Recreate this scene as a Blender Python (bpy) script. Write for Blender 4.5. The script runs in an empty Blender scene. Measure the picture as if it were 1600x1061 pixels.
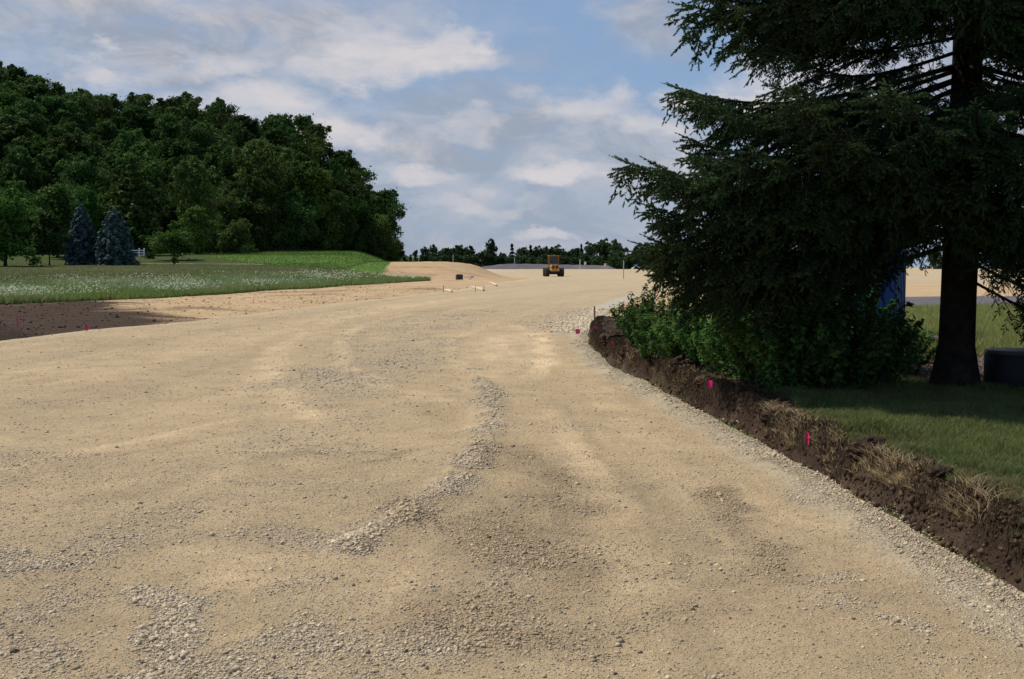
import bpy, math, random
import numpy as np
from mathutils import Vector, Matrix

# ------------------------------------------------------------------ camera, sky, sun
scene = bpy.context.scene
C = scene.collection
F = 1800.0                      # focal length in pixels of a 1600 px wide picture
CAM_H = 1.70
PITCH = math.atan(115.5 / F)
cam_d = bpy.data.cameras.new('camera')
cam_d.lens = 36.0 * F / 1600.0
cam_d.sensor_width = 36.0
cam_d.clip_start = 0.05
cam_d.clip_end = 20000
cam = bpy.data.objects.new('camera', cam_d)
cam.location = (0, 0, CAM_H)
cam.rotation_euler = (math.pi / 2 - PITCH, 0, 0)
C.objects.link(cam)
scene.camera = cam
scene.view_settings.view_transform = 'Standard'
scene.view_settings.look = 'None'
scene.view_settings.exposure = 0.22
scene.view_settings.gamma = 1.0

SUN_EL, SUN_AZ = 57.0, -64.0      # azimuth from +Y (into the picture), clockwise seen from above
sun_dir = Vector((math.sin(math.radians(SUN_AZ)) * math.cos(math.radians(SUN_EL)),
                  math.cos(math.radians(SUN_AZ)) * math.cos(math.radians(SUN_EL)),
                  math.sin(math.radians(SUN_EL))))
sl = bpy.data.lights.new('sun', 'SUN')
sl.energy = 4.0
sl.angle = math.radians(0.53)
sl.color = (1.0, 0.94, 0.83)
so = bpy.data.objects.new('sun', sl)
so.rotation_euler = sun_dir.to_track_quat('Z', 'Y').to_euler()
so.location = (0, 0, 50)
C.objects.link(so)

world = bpy.data.worlds.new('World')
scene.world = world
world.use_nodes = True


def sky_nodes():
    nt = world.node_tree
    N, L = nt.nodes, nt.links
    N.clear()
    out = N.new('ShaderNodeOutputWorld')
    bg = N.new('ShaderNodeBackground')
    STR = 0.09
    bg.inputs['Strength'].default_value = STR
    L.new(bg.outputs[0], out.inputs[0])
    sky = N.new('ShaderNodeTexSky')
    sky.sky_type = 'NISHITA'
    sky.sun_disc = False
    sky.sun_elevation = math.radians(SUN_EL)
    sky.sun_rotation = math.radians(SUN_AZ)
    sky.altitude = 200
    sky.air_density = 1.0
    sky.dust_density = 0.6
    sky.ozone_density = 1.5
    tc = N.new('ShaderNodeTexCoord')
    sep = N.new('ShaderNodeSeparateXYZ')
    L.new(tc.outputs['Generated'], sep.inputs[0])

    def m(op, a, b=None, c=None, clamp=False):
        n = N.new('ShaderNodeMath'); n.operation = op; n.use_clamp = clamp
        for i, v in enumerate((a, b, c)):
            if v is None: continue
            if isinstance(v, (int, float)): n.inputs[i].default_value = v
            else: L.new(v, n.inputs[i])
        return n.outputs[0]
    # angular coordinates: bearing and height of the sky direction
    az = m('ARCTAN2', sep.outputs[0], sep.outputs[1])
    el = m('ARCSINE', sep.outputs[2])
    comb = N.new('ShaderNodeCombineXYZ')
    L.new(az, comb.inputs[0]); L.new(el, comb.inputs[1])

    def noise(vec, scale, detail, rough, sx=1, sy=1, off=(0, 0, 0), dist=0.0):
        mp = N.new('ShaderNodeMapping'); mp.inputs['Scale'].default_value = (sx, sy, 1)
        mp.inputs['Location'].default_value = off
        L.new(vec, mp.inputs[0])
        n = N.new('ShaderNodeTexNoise'); n.inputs['Scale'].default_value = scale
        n.inputs['Detail'].default_value = detail; n.inputs['Roughness'].default_value = rough
        n.inputs['Distortion'].default_value = dist
        L.new(mp.outputs[0], n.inputs['Vector'])
        return n
    w1 = noise(comb.outputs[0], 9, 6, 0.6, 1, 1.8)
    vm = N.new('ShaderNodeVectorMath'); vm.operation = 'SUBTRACT'
    L.new(w1.outputs['Color'], vm.inputs[0]); vm.inputs[1].default_value = (.5, .5, .5)
    vs = N.new('ShaderNodeVectorMath'); vs.operation = 'MULTIPLY'
    L.new(vm.outputs[0], vs.inputs[0]); vs.inputs[1].default_value = (0.20, 0.10, 0)
    va = N.new('ShaderNodeVectorMath'); va.operation = 'ADD'
    L.new(comb.outputs[0], va.inputs[0]); L.new(vs.outputs[0], va.inputs[1])
    P = va.outputs[0]

    def blob(u, v, ru, rv, power=1.0, hard=.25):
        a = math.atan((u - 800) / F); e = math.atan((415 - v) / F)
        mp = N.new('ShaderNodeMapping')
        mp.vector_type = 'POINT'
        sx, sy = F / ru, F / rv
        mp.inputs['Scale'].default_value = (sx, sy, 0)
        mp.inputs['Location'].default_value = (-a * sx, -e * sy, 0)
        L.new(P, mp.inputs[0])
        ln = N.new('ShaderNodeVectorMath'); ln.operation = 'LENGTH'
        L.new(mp.outputs[0], ln.inputs[0])
        mr = N.new('ShaderNodeMapRange'); mr.interpolation_type = 'SMOOTHSTEP'
        mr.inputs['From Min'].default_value = 1.15; mr.inputs['From Max'].default_value = hard
        mr.inputs['To Min'].default_value = 0.0; mr.inputs['To Max'].default_value = power
        L.new(ln.outputs['Value'], mr.inputs['Value'])
        return mr.outputs[0]

    def union(lst):
        r = lst[0]
        for b in lst[1:]: r = m('MAXIMUM', r, b)
        return r
    # soft grey layers
    grey = union([blob(330, 60, 520, 130, .85), blob(700, 230, 420, 120, .75), blob(480, 300, 500, 130, .6), blob(90, 20, 480, 110, 1), blob(420, 60, 260, 80, .8), blob(-350, 90, 350, 180, .9),
                  blob(150, 130, 260, 45, .55), blob(860, 200, 240, 80, .75), blob(620, 250, 330, 80, .7),
                  blob(1010, 250, 190, 110, .75), blob(700, 335, 600, 60, .55), blob(900, 385, 700, 40, .6),
                  blob(1020, 30, 130, 60, .8), blob(820, 90, 120, 40, .4), blob(1500, 200, 330, 220, .9),
                  blob(2100, 160, 500, 200, .8), blob(-900, 200, 500, 150, .7)])
    white = union([blob(*p, .3) for p in [(630, 85, 160, 50, 1), (560, 108, 130, 34, .8), (690, 52, 80, 28, .9),
                   (390, 168, 150, 42, .8), (520, 212, 100, 42, 1), (350, 100, 80, 22, .6), (640, 284, 95, 22, .85),
                   (872, 272, 85, 32, 1), (850, 362, 70, 14, .6), (1130, 155, 90, 32, 1), (910, 165, 110, 32, .7),
                   (1010, 192, 60, 26, .7), (170, 125, 60, 16, .7), (1060, 262, 70, 42, .6), (730, 205, 80, 22, .5),
                   (1240, 130, 140, 50, .8), (1560, 330, 140, 34, .8), (480, 330, 120, 20, .5), (760, 330, 120, 14, .4)]])
    # everywhere else: broken cloud
    gen = noise(comb.outputs[0], 3.2, 7, 0.6, 1, 2.6, (3, 1, 0), .3)
    genm = N.new('ShaderNodeMapRange'); genm.interpolation_type = 'SMOOTHSTEP'
    genm.inputs['From Min'].default_value = .5; genm.inputs['From Max'].default_value = .72
    genm.inputs['To Max'].default_value = .55
    L.new(gen.outputs['Fac'], genm.inputs['Value'])
    elm = N.new('ShaderNodeMapRange'); elm.interpolation_type = 'SMOOTHSTEP'
    elm.inputs['From Min'].default_value = .2; elm.inputs['From Max'].default_value = .5
    L.new(el, elm.inputs['Value'])
    genf = m('MULTIPLY', genm.outputs[0], elm.outputs[0])
    det = noise(comb.outputs[0], 16, 8, 0.62, 1, 2.4, (5, 2, 0), .4)
    detm = N.new('ShaderNodeMapRange'); detm.inputs['From Min'].default_value = .3
    detm.inputs['From Max'].default_value = .7
    detm.inputs['To Min'].default_value = .55; detm.inputs['To Max'].default_value = 1.35
    L.new(det.outputs['Fac'], detm.inputs['Value'])
    g = m('MULTIPLY', m('MAXIMUM', grey, genf), detm.outputs[0], clamp=True)
    w = m('MULTIPLY', white, detm.outputs[0], clamp=True)
    # low sky goes paler towards the horizon
    hz = N.new('ShaderNodeMapRange'); hz.interpolation_type = 'SMOOTHSTEP'
    hz.inputs['From Min'].default_value = .17; hz.inputs['From Max'].default_value = -.01
    hz.inputs['To Max'].default_value = .7
    L.new(el, hz.inputs['Value'])

    def mix(a, b, f):
        n = N.new('ShaderNodeMix'); n.data_type = 'RGBA'
        if isinstance(a, tuple): n.inputs['A'].default_value = a
        else: L.new(a, n.inputs['A'])
        if isinstance(b, tuple): n.inputs['B'].default_value = b
        else: L.new(b, n.inputs['B'])
        if isinstance(f, (int, float)): n.inputs['Factor'].default_value = f
        else: L.new(f, n.inputs['Factor'])
        return n.outputs['Result']

    def col(r, g_, b): return (r / STR, g_ / STR, b / STR, 1)
    base = mix(sky.outputs[0], col(.20, .305, .49), .72)
    # towards the zenith the blue deepens
    zen = N.new('ShaderNodeMapRange'); zen.inputs['From Min'].default_value = .25; zen.inputs['From Max'].default_value = 1.2
    zen.inputs['To Max'].default_value = .9
    L.new(el, zen.inputs['Value'])
    base = mix(base, sky.outputs[0], zen.outputs[0])
    base = mix(base, col(.27, .345, .46), hz.outputs[0])
    det2 = noise(comb.outputs[0], 11, 9, 0.65, 1, 2.0, (9, 4, 0), .6)
    d2 = N.new('ShaderNodeMapRange'); d2.interpolation_type = 'SMOOTHSTEP'; d2.inputs['From Min'].default_value = .38; d2.inputs['From Max'].default_value = .64
    L.new(det2.outputs['Fac'], d2.inputs['Value'])
    gcol = mix(col(.285, .32, .385), col(.455, .45, .48), d2.outputs[0])
    c1 = mix(base, gcol, g)
    c2 = mix(c1, col(.56, .54, .56), w)
    L.new(c2, bg.inputs['Color'])


sky_nodes()

# ------------------------------------------------------------------ helpers
rng = np.random.default_rng(11)
random.seed(5)


def ray(u, v):
    a = (u - 800) / F; b = -(v - 530.5) / F
    return (a, math.cos(PITCH) + b * math.sin(PITCH), -math.sin(PITCH) + b * math.cos(PITCH))


def G(u, v, z=0.0):
    """point at height z that the photograph shows at pixel (u, v)"""
    d = ray(u, v); t = (z - CAM_H) / d[2]
    return (d[0] * t, d[1] * t)


def XY(u, y):
    """x at distance y for the photograph's column u (near the horizon)"""
    return (u - 800) / F * y


def ss(t):
    t = np.clip(t, 0, 1); return t * t * (3 - 2 * t)


def _h(ix, iy, seed):
    n = (ix.astype(np.int64) * 374761393 + iy.astype(np.int64) * 668265263 + seed * 974634777) & 0xffffffff
    n = ((n ^ (n >> 13)) * 1274126177) & 0xffffffff
    n = n ^ (n >> 16)
    return (n & 0xffff) / 65535.0


def vn(x, y, seed=0):
    x = np.asarray(x, float); y = np.asarray(y, float)
    ix = np.floor(x); iy = np.floor(y); fx = x - ix; fy = y - iy
    fx = fx * fx * (3 - 2 * fx); fy = fy * fy * (3 - 2 * fy)
    a = _h(ix, iy, seed); b = _h(ix + 1, iy, seed); c = _h(ix, iy + 1, seed); d = _h(ix + 1, iy + 1, seed)
    return (a * (1 - fx) + b * fx) * (1 - fy) + (c * (1 - fx) + d * fx) * fy - .5


def fbm(x, y, s, octv=4, seed=0, gain=.55):
    """noise in about -1..1; s = frequency in 1/m"""
    r = 0; a = 1.0; tot = 0
    for i in range(octv):
        r = r + a * vn(np.asarray(x) * s + 17.3 * i, np.asarray(y) * s - 9.1 * i, seed + i); tot += a
        a *= gain; s *= 2.03
    return 2 * r / tot


def link(o, parent=None):
    C.objects.link(o)
    if parent is not None: o.parent = parent
    return o


def tag(o, label=None, cat=None, group=None, kind=None):
    if label: o['label'] = label
    if cat: o['category'] = cat
    if group: o['group'] = group
    if kind: o['kind'] = kind
    return o


def empty(name, loc, rz=0.0, label=None, cat=None, group=None):
    o = bpy.data.objects.new(name, None); o.location = loc; o.rotation_euler = (0, 0, rz)
    o.empty_display_size = .2
    link(o); return tag(o, label, cat, group)


def np_mesh(name, V, faces, mat=None, col=None, smooth=False, extra=None):
    """faces: list of int arrays (n,k)"""
    me = bpy.data.meshes.new(name)
    V = np.asarray(V, np.float32)
    me.vertices.add(len(V)); me.vertices.foreach_set('co', V.ravel())
    li = np.concatenate([f.ravel() for f in faces]).astype(np.int32)
    tot = np.concatenate([np.full(len(f), f.shape[1], np.int32) for f in faces])
    st = np.concatenate([[0], np.cumsum(tot)[:-1]]).astype(np.int32)
    me.loops.add(len(li)); me.loops.foreach_set('vertex_index', li)
    me.polygons.add(len(tot)); me.polygons.foreach_set('loop_start', st)
    me.polygons.foreach_set('loop_total', tot)
    if smooth: me.polygons.foreach_set('use_smooth', np.ones(len(tot), bool))
    me.update(calc_edges=True)
    if col is not None:
        a = me.color_attributes.new('Col', 'FLOAT_COLOR', 'POINT')
        c = np.ones((len(V), 4), np.float32); c[:, :3] = col
        a.data.foreach_set('color', c.ravel())
    if extra is not None:
        for k, arr in extra.items():
            a = me.attributes.new(k, 'FLOAT', 'POINT'); a.data.foreach_set('value', arr.astype(np.float32))
    if mat: me.materials.append(mat)
    return me


def ob(name, me, parent=None, loc=(0, 0, 0), rz=0.0):
    o = bpy.data.objects.new(name, me); o.location = loc; o.rotation_euler = (0, 0, rz)
    return link(o, parent)


def copy_thing(root, loc=None, rz=None, scale=None, label=None):
    r = root.copy(); C.objects.link(r)
    if loc is not None: r.location = loc
    if rz is not None: r.rotation_euler = (0, 0, rz)
    if scale is not None: r.scale = scale
    if label: r['label'] = label
    for ch in list(root.children):
        c = ch.copy(); C.objects.link(c); c.parent = r
        for g in list(ch.children):
            d = g.copy(); C.objects.link(d); d.parent = c
    return r


class MB:
    """collects shapes into one mesh"""
    def __init__(s): s.V = []; s.F = []

    def add(s, vs, fs):
        b = len(s.V); s.V += [tuple(v) for v in vs]; s.F += [tuple(i + b for i in f) for f in fs]; return s

    def box(s, c, d, rot=None, bev=0.0):
        hx, hy, hz = d[0] / 2, d[1] / 2, d[2] / 2
        if bev > 0:
            b = min(bev, hx * .9, hy * .9, hz * .9); vs = []; ring = []
            for z, ins in ((-hz, b), (-hz + b, 0), (hz - b, 0), (hz, b)):
                x, y = hx - ins, hy - ins
                r = [(x - b + ins * 0, y, z), (-(x - b), y, z), (-x, y - b, z), (-x, -(y - b), z), (-(x - b), -y, z), (x - b, -y, z), (x, -(y - b), z), (x, y - b, z)]
                vs += r
            fs = [tuple(range(7, -1, -1)), tuple(range(24, 32))]
            for k in range(3):
                for i in range(8):
                    j = (i + 1) % 8
                    fs.append((k * 8 + i, k * 8 + j, k * 8 + 8 + j, k * 8 + 8 + i))
        else:
            vs = [(sx * hx, sy * hy, sz * hz) for sz in (-1, 1) for sy in (-1, 1) for sx in (-1, 1)]
            fs = [(0, 2, 3, 1), (4, 5, 7, 6), (0, 1, 5, 4), (2, 6, 7, 3), (0, 4, 6, 2), (1, 3, 7, 5)]
        M = rot if rot is not None else Matrix.Identity(3)
        s.add([M @ Vector(v) + Vector(c) for v in vs], fs); return s

    def tube(s, pts, radii, n=10, cap=True):
        pts = [Vector(p) for p in pts]
        if isinstance(radii, (int, float)): radii = [radii] * len(pts)
        b = len(s.V); up = None
        for i, p in enumerate(pts):
            t = (pts[min(i + 1, len(pts) - 1)] - pts[max(i - 1, 0)]).normalized()
            if up is None:
                up = Vector((0, 0, 1)) if abs(t.z) < .9 else Vector((1, 0, 0))
            a = (up - t * up.dot(t)).normalized(); c = t.cross(a); up = a
            for k in range(n):
                th = 2 * math.pi * k / n
                s.V.append(tuple(p + (a * math.cos(th) + c * math.sin(th)) * radii[i]))
        for i in range(len(pts) - 1):
            for k in range(n):
                s.F.append((b + i * n + k, b + i * n + (k + 1) % n, b + (i + 1) * n + (k + 1) % n, b + (i + 1) * n + k))
        if cap:
            s.F.append(tuple(b + k for k in range(n - 1, -1, -1)))
            s.F.append(tuple(b + (len(pts) - 1) * n + k for k in range(n)))
        return s

    def build(s, name, mat, parent=None, loc=(0, 0, 0), rz=0.0, smooth=False):
        me = bpy.data.meshes.new(name); me.from_pydata(s.V, [], s.F)
        if smooth:
            me.polygons.foreach_set('use_smooth', np.ones(len(me.polygons), bool))
            try: me.set_sharp_from_angle(angle=math.radians(40))
            except Exception: pass
        me.materials.append(mat); me.update()
        return ob(name, me, parent, loc, rz)


# ------------------------------------------------------------------ materials
def new_mat(name):
    m = bpy.data.materials.new(name); m.use_nodes = True
    nt = m.node_tree; nt.nodes.clear()
    out = nt.nodes.new('ShaderNodeOutputMaterial')
    return m, nt, out


class NT:
    def __init__(s, nt): s.N = nt.nodes; s.L = nt.links

    def put(s, v, sock):
        if v is None: return
        if hasattr(v, 'is_output'): s.L.new(v, sock)
        else: sock.default_value = v

    def noise(s, vec, scale, detail=4, rough=.55, dist=0.0):
        n = s.N.new('ShaderNodeTexNoise'); n.inputs['Scale'].default_value = scale
        n.inputs['Detail'].default_value = detail; n.inputs['Roughness'].default_value = rough
        n.inputs['Distortion'].default_value = dist
        if vec is not None: s.L.new(vec, n.inputs['Vector'])
        return n.outputs['Fac']

    def rng(s, v, a, b, c, d, smooth=False):
        n = s.N.new('ShaderNodeMapRange')
        if smooth: n.interpolation_type = 'SMOOTHSTEP'
        for k, x in zip(('From Min', 'From Max', 'To Min', 'To Max'), (a, b, c, d)): s.put(x, n.inputs[k])
        s.L.new(v, n.inputs['Value']); return n.outputs[0]

    def mix(s, a, b, f, mode='MIX'):
        n = s.N.new('ShaderNodeMix'); n.data_type = 'RGBA'; n.blend_type = mode
        s.put(f, n.inputs['Factor']); s.put(a, n.inputs['A']); s.put(b, n.inputs['B']); return n.outputs['Result']

    def math(s, op, a, b=None, clamp=False):
        n = s.N.new('ShaderNodeMath'); n.operation = op; n.use_clamp = clamp
        s.put(a, n.inputs[0]); s.put(b, n.inputs[1]); return n.outputs[0]

    def scale(s, col, f):
        n = s.N.new('ShaderNodeVectorMath'); n.operation = 'SCALE'
        s.L.new(col, n.inputs[0]); s.put(f, n.inputs['Scale']); return n.outputs[0]

    def bump(s, h, strength, dist):
        n = s.N.new('ShaderNodeBump'); n.inputs['Strength'].default_value = strength
        n.inputs['Distance'].default_value = dist; s.L.new(h, n.inputs['Height']); return n.outputs[0]

    def bsdf(s, out, col, rough=.9, bump=None, spec=.2, metal=0.0, transl=0.0, tcol=None):
        p = s.N.new('ShaderNodeBsdfPrincipled')
        s.put(col, p.inputs['Base Color']); s.put(rough, p.inputs['Roughness'])
        p.inputs['Specular IOR Level'].default_value = spec; p.inputs['Metallic'].default_value = metal
        if bump is not None: s.L.new(bump, p.inputs['Normal'])
        r = p.outputs[0]
        if transl > 0:
            t = s.N.new('ShaderNodeBsdfTranslucent'); s.put(tcol if tcol is not None else col, t.inputs['Color'])
            mx = s.N.new('ShaderNodeMixShader'); mx.inputs[0].default_value = transl
            s.L.new(r, mx.inputs[1]); s.L.new(t.outputs[0], mx.inputs[2]); r = mx.outputs[0]
        s.L.new(r, out.inputs['Surface']); return p


def mat_simple(name, rgb, rough=.6, var=.15, scale=6.0, spec=.3, metal=0.0, bumpd=0.0, bscale=30.0):
    m, nt, out = new_mat(name); t = NT(nt)
    tc = t.N.new('ShaderNodeTexCoord').outputs['Object']
    n = t.noise(tc, scale, 6, .6)
    f = t.rng(n, .3, .7, 1 - var, 1 + var)
    rgbn = t.N.new('ShaderNodeRGB'); rgbn.outputs[0].default_value = (*rgb, 1)
    col = t.scale(rgbn.outputs[0], f)
    b = t.bump(t.noise(tc, bscale, 5, .6), 1.0, bumpd) if bumpd else None
    rr = t.rng(n, .3, .7, rough * .85, min(1, rough * 1.15))
    t.bsdf(out, col, rr, b, spec, metal)
    return m


def mat_leaf(name, rgb, rgb2, rough=.7, spec=.05, transl=.25, nscale=.6, rnd=.35, attr=False):
    m, nt, out = new_mat(name); t = NT(nt)
    tc = t.N.new('ShaderNodeTexCoord').outputs['Object']
    n = t.rng(t.noise(tc, nscale, 3, .6), .3, .7, 0, 1)
    col = t.mix((*rgb, 1), (*rgb2, 1), n)
    oi = t.N.new('ShaderNodeObjectInfo').outputs['Random']
    hs = t.N.new('ShaderNodeHueSaturation')
    t.L.new(t.rng(oi, 0, 1, .5 - .012, .5 + .03), hs.inputs['Hue'])
    v2 = t.math('FRACT', t.math('MULTIPLY', oi, 7.31))
    t.L.new(t.rng(v2, 0, 1, 1 - rnd, 1 + rnd), hs.inputs['Value'])
    t.L.new(col, hs.inputs['Color'])
    col = hs.outputs[0]
    n2 = t.noise(tc, nscale * 14, 2, .6)
    col = t.scale(col, t.rng(n2, .25, .75, .7, 1.3))
    t.bsdf(out, col, rough, None, spec, 0, transl)
    return m


def mat_attr(name, rough=.9, spec=.15, noise_s=9.0, var=.22, bumps=((40, .012), (7, .05)), transl=0.0):
    m, nt, out = new_mat(name); t = NT(nt)
    a = t.N.new('ShaderNodeAttribute'); a.attribute_name = 'Col'
    tc = t.N.new('ShaderNodeTexCoord').outputs['Object']
    n = t.noise(tc, noise_s, 7, .65)
    col = t.scale(a.outputs['Color'], t.rng(n, .25, .75, 1 - var, 1 + var))
    h = None
    for sc, d in bumps:
        x = t.math('MULTIPLY', t.noise(tc, sc, 5, .6), d)
        h = x if h is None else t.math('ADD', h, x)
    b = t.bump(h, 1.0, 1.0) if h is not None else None
    t.bsdf(out, col, rough, b, spec, 0, transl)
    return m


def mat_road():
    m, nt, out = new_mat('road_gravel'); t = NT(nt)
    a = t.N.new('ShaderNodeAttribute'); a.attribute_name = 'Col'
    g = t.N.new('ShaderNodeAttribute'); g.attribute_name = 'grav'
    tc = t.N.new('ShaderNodeTexCoord').outputs['Object']
    col = a.outputs['Color']
    # soft blotches of dust
    n1 = t.noise(tc, 1.7, 7, .6, .4)
    col = t.scale(col, t.rng(n1, .3, .7, .90, 1.10))
    # stones as cells of different colour where the surface is gravelly
    heights = []
    for sc, wgt, dist in ((52.0, 1.0, .008), (120.0, .9, .0045), (19.0, .6, .013)):
        vo = t.N.new('ShaderNodeTexVoronoi'); vo.inputs['Scale'].default_value = sc
        vo.inputs['Randomness'].default_value = 1.0
        t.L.new(tc, vo.inputs['Vector'])
        sp = t.N.new('ShaderNodeSeparateColor'); t.L.new(vo.outputs['Color'], sp.inputs[0])
        pick = t.math('GREATER_THAN', t.math('ADD', g.outputs['Fac'], (.28 if sc > 100 else .04) if sc > 20 else -.25), sp.outputs[1])
        core = t.rng(vo.outputs['Distance'], .25, .55, 1, 0, True)
        mk = t.math('MULTIPLY', pick, core)
        tone = t.rng(sp.outputs[0], 0, 1, .52, 1.42)
        sc_col = t.mix(col, t.scale(t.mix(col, (.40, .35, .27, 1), .55), tone), t.math('MULTIPLY', mk, wgt * .85))
        col = sc_col
        heights.append(t.math('MULTIPLY', mk, dist))
    gr = t.noise(tc, 160, 3, .7)
    col = t.scale(col, t.rng(gr, .3, .7, .82, 1.18))
    fl = t.noise(tc, 11, 8, .75)
    col = t.scale(col, t.rng(fl, .3, .7, .86, 1.13))
    h = t.math('ADD', t.math('ADD', heights[0], heights[1]), heights[2])
    h = t.math('ADD', h, t.math('MULTIPLY', t.noise(tc, 9, 9, .75), .034))
    h = t.math('ADD', h, t.math('MULTIPLY', gr, .002))
    t.bsdf(out, col, .95, t.bump(h, 1.0, 1.0), .1)
    return m


M_ROAD = mat_road()
M_GROUND = mat_attr('ground_cover', .95, .08, 6.0, .28, ((55, .012), (9, .05), (1.6, .12)))
M_STONE = mat_attr('crushed_stone', .9, .15, 60, .18, ((90, .002),))
M_SOILC = mat_attr('soil_clod', .95, .1, 30, .35, ((60, .006),))
M_GRASS = mat_attr('grass_blade', .8, .05, 3.0, .25, (), .42)
M_BARK = mat_simple('bark', (.030, .023, .018), .95, .7, 7, .1, 0, .06, 11)
M_BARKL = mat_simple('bark_grey', (.10, .085, .07), .95, .35, 9, .1, 0, .02, 14)
M_LEAF_D = mat_leaf('leaf_dark', (.032, .066, .015), (.066, .110, .024), rnd=.5)
M_LEAF_O = mat_leaf('leaf_olive', (.040, .068, .015), (.078, .112, .028), rnd=.4)
M_LEAF_L = mat_leaf('leaf_light', (.050, .098, .016), (.080, .135, .026), rnd=.25)
M_LEAF_FAR = mat_leaf('leaf_far', (.034, .062, .026), (.052, .082, .032), rnd=.3)
M_PINE = mat_leaf('pine_needles', (.040, .082, .018), (.066, .115, .028), nscale=1.2, rnd=.1)
M_BLUE = mat_leaf('blue_spruce_needles', (.055, .095, .090), (.115, .17, .165), nscale=1.5, rnd=.06, transl=.1)
M_SHRUB = mat_leaf('shrub_leaf', (.046, .098, .022), (.088, .155, .036), rough=.65, nscale=2.0, rnd=.3, transl=.3)
M_NEEDLE = mat_leaf('spruce_needles', (.031, .057, .022), (.066, .106, .040), rough=.7, nscale=1.5, rnd=.25, transl=.08)
M_TWIG = mat_simple('spruce_twig', (.035, .026, .020), .9, .3, 20, .1)

# ------------------------------------------------------------------ the lie of the land
yL = [-8, 10, 20, 26, 30.6, 34, 41, 55.6, 76, 110, 153, 163, 175, 200, 270, 420, 4000]
vL = [-14, -13, -12, -11.6, -11.2, -10.1, -9.1, -7.4, -4.2, -1.4, 2.6, 1.5, -3, -6, -10, -10, -10]
yF = [-8, 30, 40, 46, 60, 90, 120, 127, 134, 150, 185, 200, 250, 4000]
vF = [-34, -30, -24, -21.2, -17, -12.8, -8.6, -8.0, -14.6, -15.5, -16, -17, -21, -21]
yR = [-8, 4, 5.9, 7.5, 10.2, 11.2, 13.5, 16.5, 19, 24, 28, 31, 36, 44, 55, 68, 76, 90, 110, 130, 4000]
vR = [2.9, 2.72, 2.64, 2.56, 2.46, 2.34, 2.16, 1.96, 1.68, 1.62, 1.85, 2.25, 2.75, 3.8, 5.6, 8.0, 10.5, 18, 44, 90, 1200]


def smooth_interp(y, ys, vs):
    y = np.asarray(y, float)
    k = 0.03 * np.maximum(y, 5)
    return (np.interp(y - k, ys, vs) + 2 * np.interp(y, ys, vs) + np.interp(y + k, ys, vs)) / 4


def xL(y): return smooth_interp(y, yL, vL) + .10 * fbm(np.asarray(y), 0 * np.asarray(y), .35, 4, 3)
def xF(y): return smooth_interp(y, yF, vF) + .5 * fbm(np.asarray(y), 0 * np.asarray(y), .15, 4, 4)
def xR(y): return smooth_interp(y, yR, vR) + .07 * fbm(np.asarray(y), 0 * np.asarray(y), .9, 4, 5)


def bankw(y): return np.interp(y, [-8, 31], [.30, .32])
def yB(x): return np.interp(x, [0, 1.5, 3.2, 5, 17, 60, 400], [31, 31.5, 33, 35, 40, 44, 60])


ridge_x = [-700, -260, -147, -101, -80, -68, -58, -48, -37, -29, -20]
ridge_z = [31, 42, 33, 27.2, 24.5, 21.8, 18, 12, 3.2, 0, 0]


def seg_dist(x, y, pts):
    d = np.full(np.shape(x), 1e9)
    for (ax, ay), (bx, by) in zip(pts[:-1], pts[1:]):
        vx, vy = bx - ax, by - ay; L2 = vx * vx + vy * vy + 1e-9
        t = np.clip(((x - ax) * vx + (y - ay) * vy) / L2, 0, 1)
        d = np.minimum(d, np.hypot(x - ax - t * vx, y - ay - t * vy))
    return d


WINDROW = [G(u, v) for u, v in [(738, 578), (762, 612), (775, 650), (760, 690), (738, 725), (700, 770), (655, 805), (600, 835), (560, 855)]]


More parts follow.
